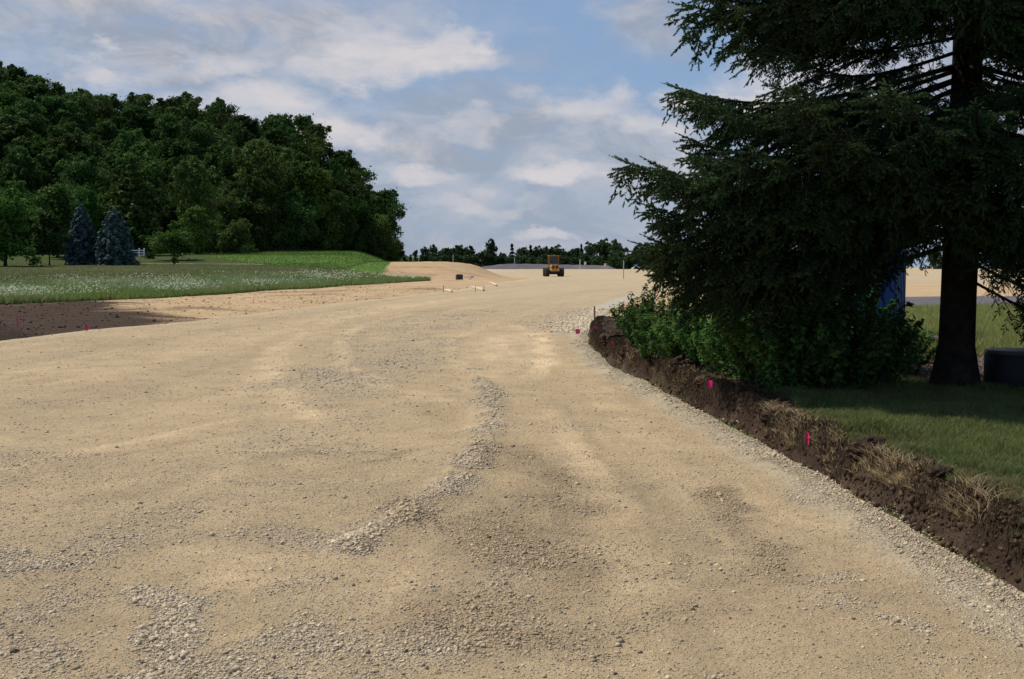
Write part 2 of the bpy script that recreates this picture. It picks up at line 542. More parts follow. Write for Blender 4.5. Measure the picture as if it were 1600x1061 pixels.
def height(x, y):
    x = np.asarray(x, float); y = np.asarray(y, float)
    xf, xl, xr = xF(y), xL(y), xR(y)
    road = (.010 + .014 * ss((y - 12) / 20)) * fbm(x, y, .45, 3, 20) + .006 * fbm(x, y, 3.0, 3, 21) * ss((60 - y) / 40)
    rise = .85 * ss((y - 185) / 75) - 6.0 * ss((y - 275) / 60)
    rise = rise * ss((x + 34) / 14)
    # left land
    zl = np.interp(y, [-8, 30, 45, 80, 110, 160, 182, 220, 260, 420, 4000], [.2, .16, .2, .5, .95, 2.0, 3.3, 4.3, 4.6, 4.6, 4.6])
    W = np.interp(y, [0, 40, 110, 127, 135, 260, 4000], [6, 7, 12, 10, 10, 13, 20])
    zv = .10 * ss((xl - x) / 3.0)
    left = zv + (zl - zv) * ss((xf - x) / W)
    hill = np.interp(x * 330 / np.maximum(y, 330), ridge_x, ridge_z) * ss((y - (203 - 18 * ss((-x - 60) / 60))) / 128) * (1 - .8 * ss((y - 345) / 250))
    left = left + hill + .05 * fbm(x, y, .12, 4, 22) * ss((xl - x) / 4) + .035 * fbm(x, y, 1.3, 4, 26) * ss((xl - x) / .8) + .07 * fbm(x * .6, y, .7, 5, 34) * ss((xl - x) / .8) * (x > xf) * ss((x - xf) / .5)
    mound = (2.16 + .12 * fbm(x, y, .2, 3, 23) + .10 * fbm(x, y, .9, 4, 33)) * ss((y - 124 - .25 * (x + 14)) / 24) * ss((.6 - x) / 9.5) * ss((x + 26) / 9) * (1 - ss((y - 188) / 50))
    left = np.where(x < xl, np.maximum(left, mound), left)
    # small cut at the near left edge
    cutl = .30 * ss((xl - x) / .35) * ss((28.3 - y) / .7) * (1 + .4 * fbm(x, y, 1.1, 3, 27))
    # right land
    bw = bankw(y)
    t = (x - xr) / bw
    on = ss((yB(x) - y) / (.5 + .03 * y))
    top = (.32 + .10 * fbm(x * .3, y, .9, 4, 24) * ss((3.2 - t) / 1.5)) * np.interp(y, [-8, 10, 13, 400], [1, 1, 1.08, 1])
    lump = fbm(x, y, 2.2, 3, 25)
    face = ss(t * 1.75 + .40 * lump * (t > 0) + .10 * fbm(x * 1, y, 9, 2, 31) * (t > 0))
    right = top * on * face + .07 * lump * on * ss(t * 2) * ss((2.8 - t) / 1.4) + .02 * fbm(x, y, .9, 3, 28) * ss(t)
    right = right + .05 * fbm(x, y, .25, 3, 29) * (1 - on) * ss(t / 3)
    z = np.where(x < xl, left + cutl, np.where(x > xr, right, 0)) + road * np.where(x < xl, ss((x - xl + 2) / 2), np.where(x > xr, ss((xr + 1 - x)), 1)) + rise
    # gravel heaped against the right edge
    rb = np.exp(-((x - xr + .13) / .15) ** 2) * .045 * ss((45 - y) / 20) * (1 + .6 * fbm(x, y, 2.5, 3, 30))
    z = z + rb
    wr = seg_dist(x + .05 * fbm(x, y, 2.5, 3, 35), y, WINDROW)
    z = z + .035 * ss((1.6 - wr / .16) / 1.4) * (1 + .5 * fbm(x, y, 3, 3, 36)) * (x < xr) * (x > xl)
    # far country drops behind the road crest and comes level again
    return z


def hgt(x, y): return float(height(np.array([x]), np.array([y]))[0])


def on_ray(u, v, above=0.0):
    """where the line of sight through (u, v) comes within `above` of the land"""
    d = ray(u, v); t = 4.0
    while t < 80:
        if CAM_H + d[2] * t - hgt(d[0] * t, d[1] * t) <= above: break
        t *= 1.004
    return d[0] * t, d[1] * t


# gravel on the road: strokes measured on the ground (u, v, half width in metres, amount, warmth)
STROKES = [
    ([(738, 578), (762, 612), (775, 650), (760, 690), (738, 725), (700, 770), (655, 805), (600, 835), (560, 855)], .15, 1.25, 0),
    ([(690, 640), (720, 655)], .25, .35, 1), ([(700, 610), (740, 600)], .2, .55, 0),
    ([(690, 690), (700, 640), (680, 665)], .15, .4, 0),
    ([(240, 920), (250, 975), (235, 1040)], .10, 1.2, 0),
    ([(-60, 870), (20, 885), (60, 900), (110, 880)], .28, .85, 0),
    ([(0, 960), (60, 930), (130, 900), (200, 860), (250, 830)], .22, .5, 0),
    ([(-50, 1000), (30, 1040)], .2, .45, 0),
    ([(110, 850), (200, 815), (320, 790), (420, 760)], .28, .42, 0),
    ([(330, 850), (450, 835), (560, 850)], .25, .55, 0),
    ([(130, 1090), (300, 1050), (420, 1020), (520, 985), (600, 950), (640, 925)], .2, .85, 0),
    ([(420, 1080), (560, 1020), (700, 990), (800, 960)], .3, .65, 0),
    ([(650, 925), (740, 905), (830, 885), (890, 870)], .16, .75, 0),
    ([(700, 790), (740, 830), (820, 870), (900, 880), (850, 830)], .35, .55, 1),
    ([(790, 700), (830, 740), (870, 790), (890, 850), (900, 910)], .3, .5, 1),
    ([(700, 960), (860, 930), (900, 900)], .3, .55, 1),
    ([(760, 1000), (900, 1000), (1000, 975), (1080, 950)], .16, .6, 1),
    ([(1120, 770), (1160, 810), (1190, 850), (1195, 890), (1150, 930)], .14, .65, 1),
    ([(1090, 800), (1120, 880)], .2, .3, 0),
    ([(1220, 905), (1310, 905)], .13, .75, 0), ([(1150, 900), (1200, 910)], .12, .7, 0),
    ([(1230, 940), (1330, 945)], .13, .6, 0), ([(1430, 975), (1450, 990)], .1, .5, 0),
    ([(1040, 880), (1100, 905)], .15, .4, 0), ([(1000, 1040), (1070, 1045)], .15, .5, 0),
    ([(520, 640), (500, 680), (460, 720), (420, 750)], .7, .42, 0),
    ([(540, 590), (600, 560), (640, 530)], 1.0, .62, 0),
    ([(600, 530), (680, 500), (750, 487)], 1.2, .5, 0),
    ([(480, 600), (550, 640)], 1.0, .5, 0),
    ([(840, 508), (880, 490), (930, 470)], .8, .55, 0),
    ([(860, 640), (930, 670)], .2, .4, 0), ([(780, 640), (830, 670), (890, 668)], .2, .45, 0),
    ([(0, 640), (200, 620), (380, 590)], 1.0, .28, 0), ([(0, 760), (250, 720), (480, 690)], .6, .26, 0),
    ([(500, 745), (600, 715), (700, 695)], .06, .5, 1), ([(470, 930), (520, 905), (580, 915)], .12, .5, 0),
]
# pale dust sheets and wheel tracks (u, v, half width, tone)
TRACKS = [
    ([(640, 490), (560, 508), (533, 535), (538, 570), (590, 600), (680, 625)], .16, 1.16), ([(620, 500), (572, 515), (552, 538), (556, 566), (600, 590)], .12, .92),
    ([(690, 500), (480, 520), (418, 550), (430, 600), (500, 660)], .13, 1.13), ([(760, 590), (700, 560), (705, 530), (770, 505)], .14, 1.14), ([(820, 600), (850, 570), (846, 530), (800, 505)], .16, 1.14),
    ([(0, 735), (200, 690), (420, 645), (560, 640)], .09, 1.12), ([(0, 755), (200, 708), (430, 660), (560, 652)], .05, .88), ([(480, 1061), (640, 900), (700, 760)], .07, 1.10), ([(1000, 1061), (990, 900), (940, 760), (860, 640)], .10, 1.12), ([(1120, 1061), (1060, 880), (970, 740), (880, 630)], .05, .88),
    ([(430, 540), (420, 580), (470, 630), (520, 655)], .28, 1.08),
    ([(0, 690), (200, 660), (400, 610), (420, 560), (520, 500), (700, 470)], .3, 1.07),
    ([(0, 600), (300, 545), (600, 480), (900, 448)], .8, 1.07),
    ([(0, 570), (300, 520), (600, 470), (900, 437)], .5, .93),
    ([(0, 645), (250, 590), (480, 520), (700, 480), (950, 452)], .5, .93),
    ([(780, 560), (770, 540), (790, 525)], .35, 1.15), ([(840, 570), (850, 540), (830, 520)], .35, 1.12),
    ([(770, 620), (740, 660), (730, 700)], .15, 1.12), ([(940, 620), (1010, 700), (1130, 800)], .18, 1.08),
    ([(880, 560), (960, 640), (1080, 720), (1250, 800), (1420, 900)], .22, 1.06),
    ([(900, 700), (960, 800), (1000, 900), (1100, 1050)], .3, 1.07),
    ([(1000, 760), (1100, 860)], .1, .9), ([(700, 700), (660, 740), (560, 800), (400, 900)], .3, 1.05),
    ([(860, 720), (900, 840), (910, 900)], .09, .84), ([(690, 720), (670, 740), (500, 830)], .1, .93),
    ([(960, 680), (1080, 720), (1160, 790)], .08, .9), ([(100, 800), (300, 740), (500, 700)], .15, .93),
    ([(0, 830), (120, 815), (260, 780), (420, 700)], .15, 1.06), ([(300, 870), (400, 900), (560, 880)], .3, 1.06),
]


STW = [([G(u, v) for u, v in p], w, a, k) for p, w, a, k in STROKES]
TRW = [([G(u, v) for u, v in p], w, a) for p, w, a in TRACKS]


def gravel(x, y):
    """amount of loose stone 0..1 and warmth 0..1"""
    n = fbm(x, y, 1.6, 5, 40); n2 = fbm(x, y, .5, 4, 44)
    wx = x + .26 * fbm(x, y, 1.8, 5, 41); wy = y + .26 * fbm(x, y, 1.8, 5, 42) * (1 + .04 * y)
    a = .13 + .25 * np.clip(n2, 0, 1) + .14 * np.clip(n, 0, 1)
    w = np.zeros_like(a)
    for pts, wd, amt, k in STW:
        d = seg_dist(wx, wy, pts)
        s = amt * ss((2.3 - d / wd) / 2.0) * np.clip(.75 + 1.2 * n, .10, 1.25)
        if k: w = np.maximum(w, ss((2.1 - d / wd) / 1.6) * np.clip(.8 + n, 0, 1))
        a = np.maximum(a, s)
    # edge berm on the right, looser rock further on
    xr = xR(y)
    e = xr - wx
    b = ss((.36 - np.abs(e - .10)) / .22) * ss((34 - y) / 4) * .95
    a = np.maximum(a, b * np.clip(.95 + .5 * n, 0, 1.1))
    far = ss((e + .2) / .3) * ss((1.25 - e) / .6) * ss((y - 27) / 4) * ss((75 - y) / 20)
    a = np.maximum(a, far * .9)
    return np.clip(a, 0, 1), w


def road_color(x, y):
    g, w = gravel(x, y)
    base = np.array([.448, .334, .200]); pale = np.array([.51, .405, .265]); warm = np.array([.27, .19, .108])
    n = fbm(x, y, .35, 5, 50)
    c = base[None] * (1 + .07 * n)[:, None]
    across = (x - xL(y)) / (xR(y) - xL(y)) * 13
    lane = fbm(across, y * .035, 1.3, 5, 51, .7) * ss((y - 7) / 12) + .5 * fbm(x + .45 * y, y * .10, 1.1, 4, 56) * ss((20 - y) / 10)
    c = c * (1 + .13 * lane)[:, None]
    wx = x + .10 * fbm(x, y, 1.5, 3, 52); wy = y + .10 * fbm(x, y, 1.5, 3, 53) * (1 + .05 * y)
    fn = fbm(x, y * .5, 2.6, 4, 54)
    c = c * (1 + .09 * fbm(x, y, 5, 4, 55) + .06 * fn)[:, None]
    for pts, wd, tone in TRW:
        d = seg_dist(wx, wy, pts)
        c = c * (1 + 1.25 * (tone - 1) * ss((1.35 - d / wd) / .6) * np.clip(.8 + 1.2 * fn, .2, 1.4))[:, None]
    gg = (ss((g - .25) / .6) * .9)[:, None]
    c = c * (1 - gg) + pale[None] * gg
    ww = (w * .6 * np.clip(.7 + 1.3 * fn, .1, 1.3))[:, None]
    c = c * (1 - ww) + warm[None] * ww
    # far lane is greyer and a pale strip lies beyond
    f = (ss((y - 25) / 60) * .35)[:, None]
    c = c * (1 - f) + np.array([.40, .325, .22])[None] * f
    pf = (ss((y - 175) / 30) * .75 * ss((1 - x) / 10))[:, None]
    c = c * (1 - pf) + np.array([.50, .42, .31])[None] * pf
    e = xR(y) - x
    br = (ss((.5 - np.abs(e - .05)) / .3) * ss((34 - y) / 4) * .8)[:, None]
    c = c * (1 - br) + np.array([.46, .385, .265])[None] * br
    fr = (ss((e + .2) / .3) * ss((1.25 - e + .25 * fn) / .6) * ss((y - 27) / 4) * ss((75 - y) / 20) * .8)[:, None]
    c = c * (1 - fr) + np.array([.56, .50, .41])[None] * fr
    el = x - xL(y)
    le = (ss((.7 - el) / .5) * .5)[:, None]
    c = c * (1 - le) + np.array([.52, .43, .29])[None] * le
    return c, g


SOIL = np.array([.036, .023, .016]); SAND = np.array([.425, .295, .17]); SANDP = np.array([.50, .37, .22])
LAWN = np.array([.052, .068, .020]); DRYL = np.array([.098, .088, .036]); MEAD = np.array([.055, .085, .032])
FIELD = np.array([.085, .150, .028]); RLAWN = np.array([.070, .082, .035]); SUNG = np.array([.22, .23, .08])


def mixc(c, k, m): return c * (1 - m[:, None]) + np.asarray(k)[None] * m[:, None]


def in_meadow(x, y):
    """far edge of the flowering meadow"""
    far = np.interp(x, [-200, -60, -32, -25, -18, -9], [64, 66, 74, 92, 112, 130]) + 2 * fbm(x, y, .1, 3, 60)
    return ss((xF(y) - x) / .6) * ss((far - y) / 2)


def ground_color(x, y):
    n = fbm(x, y, .8, 5, 61); nb = fbm(x, y, .12, 4, 62); nf = fbm(x, y, 3, 4, 63)
    xf, xl, xr = xF(y), xL(y), xR(y)
    c = np.tile(LAWN[None], (len(x), 1))
    c = mixc(c, DRYL, np.clip(.35 + nb * 1.1 + .3 * n, 0, 1) * ss((175 - y) / 60) * .9)
    fieldm = ss((y - np.interp(x, [-120, -64, -50, -36, -24, -16], [260, 205, 182, 158, 138, 128]) - 3 * nb) / 4) * ss((x + 68 + 4 * nb) / 5)
    c = mixc(c, FIELD * (1), fieldm * (x < xf))
    c = mixc(c, MEAD, in_meadow(x, y))
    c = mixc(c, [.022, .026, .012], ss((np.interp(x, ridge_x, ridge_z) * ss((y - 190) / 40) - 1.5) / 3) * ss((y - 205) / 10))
    # verge: dark topsoil near, sand further
    vg = ((x >= xf) & (x < xl + 1)).astype(float)
    dark = ss((35.0 - 2.25 * (x + 10) - y + 3 * nb + 6 * n) / 2.4)
    c = mixc(c, SAND * 1, vg)
    c = mixc(c, SANDP, vg * np.clip(n + .25, 0, 1) * .6)
    c = mixc(c, [.13, .085, .05], vg * ss((fbm(x * .5, y, .35, 4, 65) - .28) / .15) * .6)
    c = mixc(c, SOIL * 1.55, vg * dark)
    c = mixc(c, [.20, .13, .07], vg * ss((x - xf < 1.2) * 1.0) * dark * np.clip(.3 + n, 0, 1))
    md = ss((y - 127 - .25 * (x + 14)) / 3) * ss((x + 15.2 + .6 * n) / 1.0) * (x < xl + 1) * ss((205 - y) / 10)
    c = mixc(c, SAND * 1.02, md)
    c = mixc(c, [.30, .19, .10], md * np.clip(fbm(x * .4, y, .5, 3, 66) * 1.6, 0, 1))
    # right side
    t = (x - xr) / bankw(y)
    on = ss((yB(x) - y) / (.5 + .02 * y))
    R = (x > xr).astype(float)
    c = mixc(c, RLAWN, R)
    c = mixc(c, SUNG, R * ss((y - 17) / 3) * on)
    c = mixc(c, SAND, R * (1 - on)); c = mixc(c, SANDP, R * (1 - on) * np.clip(.3 + .4 * n, 0, 1))
    c = mixc(c, [.16, .10, .06], R * (1 - on) * ss((fbm(x, y, .5, 4, 67) - .05) / .2) * ss((60 - y) / 10) * .7)
    wsoil = np.interp(y, [-8, 6, 8, 10, 12, 14, 31], [1.1, 1.0, 1.0, 1.35, 2.0, 2.8, 3.8])
    soil = R * on * ss((wsoil + .6 * n - t) / .5)
    sc = np.clip(.5 + nf, 0, 1)
    soilc = SOIL[None] * (1 - sc[:, None]) + np.array([.075, .050, .034])[None] * sc[:, None]
    c = c * (1 - soil[:, None]) + soilc * soil[:, None]
    # wood-chip bed round the spruce
    mulch = R * ss((2.4 - np.hypot(x - 6.2, (y - 15.6) * .9) + .3 * n) / .3)
    c = mixc(c, [.115, .082, .068], mulch)
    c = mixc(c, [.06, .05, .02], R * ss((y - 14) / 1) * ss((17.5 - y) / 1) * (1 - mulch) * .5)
    c = c * (1 + .12 * n)[:, None]
    return np.clip(c, .004, .9)


def build_land():
    rows = list(np.arange(-8, 2.5, .35)); y = 2.6
    while y < 430: rows.append(y); y += max(.05, .0085 * y)
    rows += [460, 500, 560, 640, 760, 950, 1300, 1900, 2900, 4000]
    rows = np.array(rows)
    nA, nB, nC, nD, nE = 110, 30, 190, 26, 120
    X = []
    for yy in rows:
        xf, xl, xr = float(xF(yy)), float(xL(yy)), float(xR(yy)); ext = 60 + 1.15 * max(yy, 0)
        xt = xr + float(bankw(yy)) * 2.2
        a = np.linspace(0, 1, nA, endpoint=False)
        A = xf - (ext + xf) * (1 - a) ** 1.5
        B = np.linspace(xf, xl, nB, endpoint=False)
        Cc = np.linspace(xl, xr, nC, endpoint=False)
        D = np.linspace(xr, xt, nD, endpoint=False)
        e = np.linspace(0, 1, nE)
        E = xt + (ext * 1.3 + 30 + max(0, xr)) * e ** 2.2
        X.append(np.concatenate([A, B, Cc, D, E]))
    X = np.array(X); Y = np.repeat(rows[:, None], X.shape[1], 1)
    nr, nc = X.shape
    x = X.ravel(); y = Y.ravel(); z = height(x, y)
    cB, cC, cD = nA, nA + nB, nA + nB + nC
    idx = np.arange(nr * nc).reshape(nr, nc)
    quads = np.stack([idx[:-1, :-1], idx[:-1, 1:], idx[1:, 1:], idx[1:, :-1]], -1)
    fx = x[quads].mean(-1); fy = y[quads].mean(-1)
    colj = np.repeat(np.arange(nc - 1)[None], nr - 1, 0)
    lab = np.zeros(fx.shape, int)
    lab[:] = 0
    lab[colj >= nA] = 2                                        # verge
    mead = in_meadow(fx.ravel(), fy.ravel()).reshape(fx.shape)
    lab[(colj < nA) & (mead > .5)] = 1
    hillm = (np.interp(fx, ridge_x, ridge_z) * ss((fy - 190) / 40) > 1.5) & (fy > 205)
    lab[(colj < nA) & hillm] = 6
    md = (colj < nA) & (fy > 128) & (fy < 200) & (fx > -15.2)
    lab[md] = 2
    lab[(colj >= cC) & (colj < cD)] = 3
    lab[(colj >= cD)] = 4
    lab[(colj >= cD + nD)] = 5
    dirt = (colj >= cD) & (fy > yB(fx))
    lab[dirt] = 7
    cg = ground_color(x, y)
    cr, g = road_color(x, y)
    names = {0: 'lawn', 1: 'meadow', 2: 'verge', 3: 'road', 4: 'soil_bank', 5: 'grass_ground', 6: 'hillside', 7: 'dirt_ground'}
    for k, nm in names.items():
        q = quads[lab == k]
        if len(q) == 0: continue
        used, inv = np.unique(q.ravel(), return_inverse=True)
        V = np.stack([x[used], y[used], z[used]], 1)
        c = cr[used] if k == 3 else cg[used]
        if k == 3:   # edge vertices keep the road colour
            pass
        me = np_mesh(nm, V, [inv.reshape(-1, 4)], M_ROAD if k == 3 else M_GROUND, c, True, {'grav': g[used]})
        tag(ob(nm, me), kind='structure')


build_land()


# ------------------------------------------------------------------ loose stones and clods
ICO_V = None


def ico():
    t = (1 + 5 ** .5) / 2
    V = np.array([(-1, t, 0), (1, t, 0), (-1, -t, 0), (1, -t, 0), (0, -1, t), (0, 1, t), (0, -1, -t), (0, 1, -t), (t, 0, -1), (t, 0, 1), (-t, 0, -1), (-t, 0, 1)], float)
    V /= np.linalg.norm(V[0])
    Fc = np.array([(0, 11, 5), (0, 5, 1), (0, 1, 7), (0, 7, 10), (0, 10, 11), (1, 5, 9), (5, 11, 4), (11, 10, 2), (10, 7, 6), (7, 1, 8), (3, 9, 4), (3, 4, 2), (3, 2, 6), (3, 6, 8), (3, 8, 9), (4, 9, 5), (2, 4, 11), (6, 2, 10), (8, 6, 7), (9, 8, 1)])
    return V, Fc


OCT_V = np.array([(1, 0, 0), (-1, 0, 0), (0, 1, 0), (0, -1, 0), (0, 0, 1), (0, 0, -1)], float)
OCT_F = np.array([(0, 2, 4), (2, 1, 4), (1, 3, 4), (3, 0, 4), (2, 0, 5), (1, 2, 5), (3, 1, 5), (0, 3, 5)])


def rocks(x, y, z, s, base, flat=(.4, .85), jit=.32, sink=.25):
    bv, bf = base
    n = len(x); k = len(bv)
    V = bv[None] * (1 + jit * rng.uniform(-1, 1, (n, k, 1))) + .2 * rng.uniform(-1, 1, (n, k, 3))
    sc = np.stack([np.ones(n), rng.uniform(.55, 1, n), rng.uniform(*flat, n)], 1) * s[:, None]
    V = V * sc[:, None, :]
    # tilt then spin
    a = rng.uniform(-.5, .5, n); ca, sa = np.cos(a)[:, None], np.sin(a)[:, None]
    X, Y, Z = V[..., 0], V[..., 1], V[..., 2]
    X, Z = X * ca - Z * sa, X * sa + Z * ca
    b = rng.uniform(0, 6.283, n); cb, sb = np.cos(b)[:, None], np.sin(b)[:, None]
    X, Y = X * cb - Y * sb, X * sb + Y * cb
    zz = z + s * sc[:, 2] / s * (1 - 2 * sink) * .5
    V = np.stack([X + x[:, None], Y + y[:, None], Z + zz[:, None]], -1)
    Fc = bf[None] + (np.arange(n) * k)[:, None, None]
    return V.reshape(-1, 3), Fc.reshape(-1, 3)


def stone_cols(n, k, warm):
    tone = rng.uniform(.62, 1.25, n)
    t = rng.random(n)
    c = np.array([.52, .415, .28])[None] * (1 - t[:, None]) + np.array([.45, .375, .275])[None] * t[:, None]
    w = (warm * .7)[:, None]
    c = c * (1 - w) + np.array([.36, .26, .155])[None] * w
    c = c * tone[:, None]
    dk = rng.random(n) < .03
    c[dk] *= .45
    return np.repeat(c, k, 0)


def scatter_stones():
    # near, well formed stones
    def cand(n, y0, y1, p):
        yy = (rng.random(n) * (y1 ** p - y0 ** p) + y0 ** p) ** (1 / p)
        xx = rng.uniform(-.47, .47, n) * yy + rng.uniform(-.2, .2, n)
        keep = (xx < xR(yy) + .02) & (xx > xL(yy))
        return xx[keep], yy[keep]
    x, y = cand(900000, 4.2, 10.5, 1.4)
    g, w = gravel(x, y)
    k = rng.random(len(x)) < np.clip(g, 0, 1) ** 1.7 * .72 + .05
    x, y, g, w = x[k], y[k], g[k], w[k]
    s = np.exp(rng.normal(-5.35, .52, len(x))) * (.62 + .72 * g); s = np.where(x > xR(y) - .45, s * .75, s); s = np.clip(s, .002, .028)
    V, Fc = rocks(x, y, height(x, y), s, (OCT_V, OCT_F), (.35, .85), .38, .34)
    me = np_mesh('gravel_stones', V, [Fc], M_STONE, stone_cols(len(x), 6, w))
    tag(ob('gravel_stones', me), 'pale crushed stones scattered loose over the nearest stretch of the dirt road', 'gravel', kind='stuff')
    print('near stones', len(x))
    x, y = cand(700000, 10, 46, .9)
    g, w = gravel(x, y)
    k = rng.random(len(x)) < np.clip(g, 0, 1) ** 1.7 * .7 + .03
    x, y, g, w = x[k], y[k], g[k], w[k]
    s = np.exp(rng.normal(-4.95, .45, len(x))) * (.7 + .6 * g) * (1 + y / 50)
    s = np.where(x > xR(y) - .45, s * .75, s)
    far = (y > 29) & (x > xR(y) - 1.6)
    s = np.where(far, s * 2.0, s); s = np.clip(s, .005, .07)
    V, Fc = rocks(x, y, height(x, y), s, (OCT_V, OCT_F), (.35, .8), .25, .38)
    col = stone_cols(len(x), 6, w); col[np.repeat(far, 6)] *= 1.2
    me = np_mesh('gravel_stones', V, [Fc], M_STONE, col)
    tag(ob('gravel_stones', me), 'loose crushed stones farther up the dirt road and along its rocky right edge', 'gravel', kind='stuff')
    print('far stones', len(x))


scatter_stones()


def scatter_clods():
    n = 26000
    y = rng.uniform(4.5, 31.5, n); bw = bankw(y)
    t = np.abs(rng.normal(.45, .45, n)) * np.interp(y, [5, 11, 14], [1, 1, 1.8]); x = xR(y) + t * bw
    d = fbm(x, y, 1.1, 3, 70)
    k = rng.random(n) < np.clip(.45 + d, .05, 1)
    x, y = x[k], y[k]
    s = np.exp(rng.normal(-4.6, .6, len(x))); s = np.clip(s, .005, .036)
    V, Fc = rocks(x, y, height(x, y), s, (OCT_V, OCT_F), (.6, 1.1), .5, .35)
    tn = rng.uniform(.6, 1.5, len(x)); t2 = rng.random(len(x)) ** 2
    c = SOIL[None] * (1 - t2[:, None]) + np.array([.105, .07, .042])[None] * t2[:, None]
    me = np_mesh('soil_clods', V, [Fc], M_SOILC, np.repeat(c * tn[:, None], 6, 0))
    tag(ob('soil_clods', me), 'dark brown crumbling clods of earth along the cut bank right of the road', 'soil', kind='stuff')
    n = 9000
    y = 24 * (90 / 24) ** rng.random(n); x = xF(y) + (xL(y) - .1 - xF(y)) * rng.random(n)
    s = np.clip(np.exp(rng.normal(-4.1, .65, n)), .008, .08)
    V, Fc = rocks(x, y, height(x, y), s, (OCT_V, OCT_F), (.5, 1.0), .5, .35)
    c = ground_color(x, y) * rng.uniform(.9, 1.25, (n, 1))
    me = np_mesh('verge_clods', V, [Fc], M_SOILC, np.repeat(c, 6, 0))
    tag(ob('verge_clods', me), 'crumbs of dark topsoil and sand strewn over the verge left of the dirt road', 'soil', kind='stuff')
    # the big broken lumps of sod that stick out of the bank
    lumps = [(950, 535, .26), (975, 560, .18), (1045, 600, .16), (1140, 630, .16), (1205, 650, .14), (1332, 712, .17), (1400, 780, .09), (1085, 615, .13), (1440, 770, .10)]
    for i, (u, v, r) in enumerate(lumps):
        gx, gy = on_ray(u, v, .03)
        bx = max(gx, float(xR(gy)) + .22)
        n_th, n_ph = 90, 56
        th, ph = np.meshgrid(np.linspace(0, 2 * np.pi, n_th, endpoint=False), np.linspace(.02, np.pi - .02, n_ph))
        ux, uy, uz = np.sin(ph) * np.cos(th), np.sin(ph) * np.sin(th), np.cos(ph)
        aa, bb = ux * 1.3 + uz * .9 + i * 7, uy * 1.3 - uz * .7
        nz = (fbm(ux + i * 5, uy, 1.6, 5, 80 + i, .65) + fbm(uy + i * 3, uz, 1.6, 5, 90 + i, .65) + fbm(uz + i, ux, 1.6, 5, 60 + i, .65)) * .42
        rr = 1 + nz - .0 * aa
        V = np.stack([ux * rr * r, uy * rr * r * 1.2, uz * rr * r * .72], -1).reshape(-1, 3) * .85
        idx = np.arange(n_th * n_ph).reshape(n_ph, n_th)
        q = np.stack([idx[:-1], np.roll(idx, -1, 1)[:-1], np.roll(idx, -1, 1)[1:], idx[1:]], -1).reshape(-1, 4)[:, ::-1]
        tt = (np.clip(.15 + 1.1 * fbm(V[:, 0] + i, V[:, 1] + V[:, 2], 16, 4, 95), 0, 1) ** 1.3)[:, None]
        c = SOIL[None] * .9 * (1 - tt) + np.array([.115, .075, .045])[None] * tt
        me = np_mesh('sod_clump', V, [q], M_SOILC, c, False)
        o = ob('sod_clump', me, None, (bx, gy, hgt(bx, gy) - r * .08), random.uniform(0, 6))
        tag(o, 'dark lump of torn-up sod on the edge of the cut bank beside the road', 'sod clump', 'lumps of sod along the cut bank')


scatter_clods()


# ------------------------------------------------------------------ grass
def blades(x, y, z, h, w, lean, col, seg=2, tipcol=None):
    """tapering, bent blades; returns mesh data"""
    n = len(x); a = rng.uniform(0, 2 * np.pi, n); f = rng.uniform(0, 2 * np.pi, n)
    dx, dy = np.cos(a), np.sin(a); lx, ly = np.cos(f) * lean, np.sin(f) * lean
    P = []
    Cc = []
    for i in range(seg):
        t = i / seg
        wx = w * (1 - t * .6) * .5
        cx = x + lx * h * t * t; cy = y + ly * h * t * t; cz = z + h * t * (1 - .25 * np.minimum(lean, 1.2) * t)
        P += [np.stack([cx - dx * wx, cy - dy * wx, cz], 1), np.stack([cx + dx * wx, cy + dy * wx, cz], 1)]
        Cc += [col * (.8 + .2 * t)] * 2
    P.append(np.stack([x + lx * h, y + ly * h, z + h * (1 - .25 * np.minimum(lean, 1.2))], 1))
    Cc.append(tipcol if tipcol is not None else col)
    k = 2 * seg + 1
    V = np.stack(P, 1).reshape(-1, 3); Cv = np.stack(Cc, 1).reshape(-1, 3)
    b = (np.arange(n) * k)[:, None]
    Q = [np.concatenate([b + [[2 * i, 2 * i + 1, 2 * i + 3, 2 * i + 2]] for i in range(seg - 1)])] if seg > 1 else []
    T = b + np.array([[2 * seg - 2, 2 * seg - 1, 2 * seg]])
    return V, Q + [T], Cv


def join(parts):
    V = []; F3 = {}; Cc = []; off = 0
    for v, fs, c in parts:
        V.append(v); Cc.append(c)
        for f in fs: F3.setdefault(f.shape[1], []).append(f + off)
        off += len(v)
    return np.concatenate(V), [np.concatenate(v) for v in F3.values()], np.concatenate(Cc)


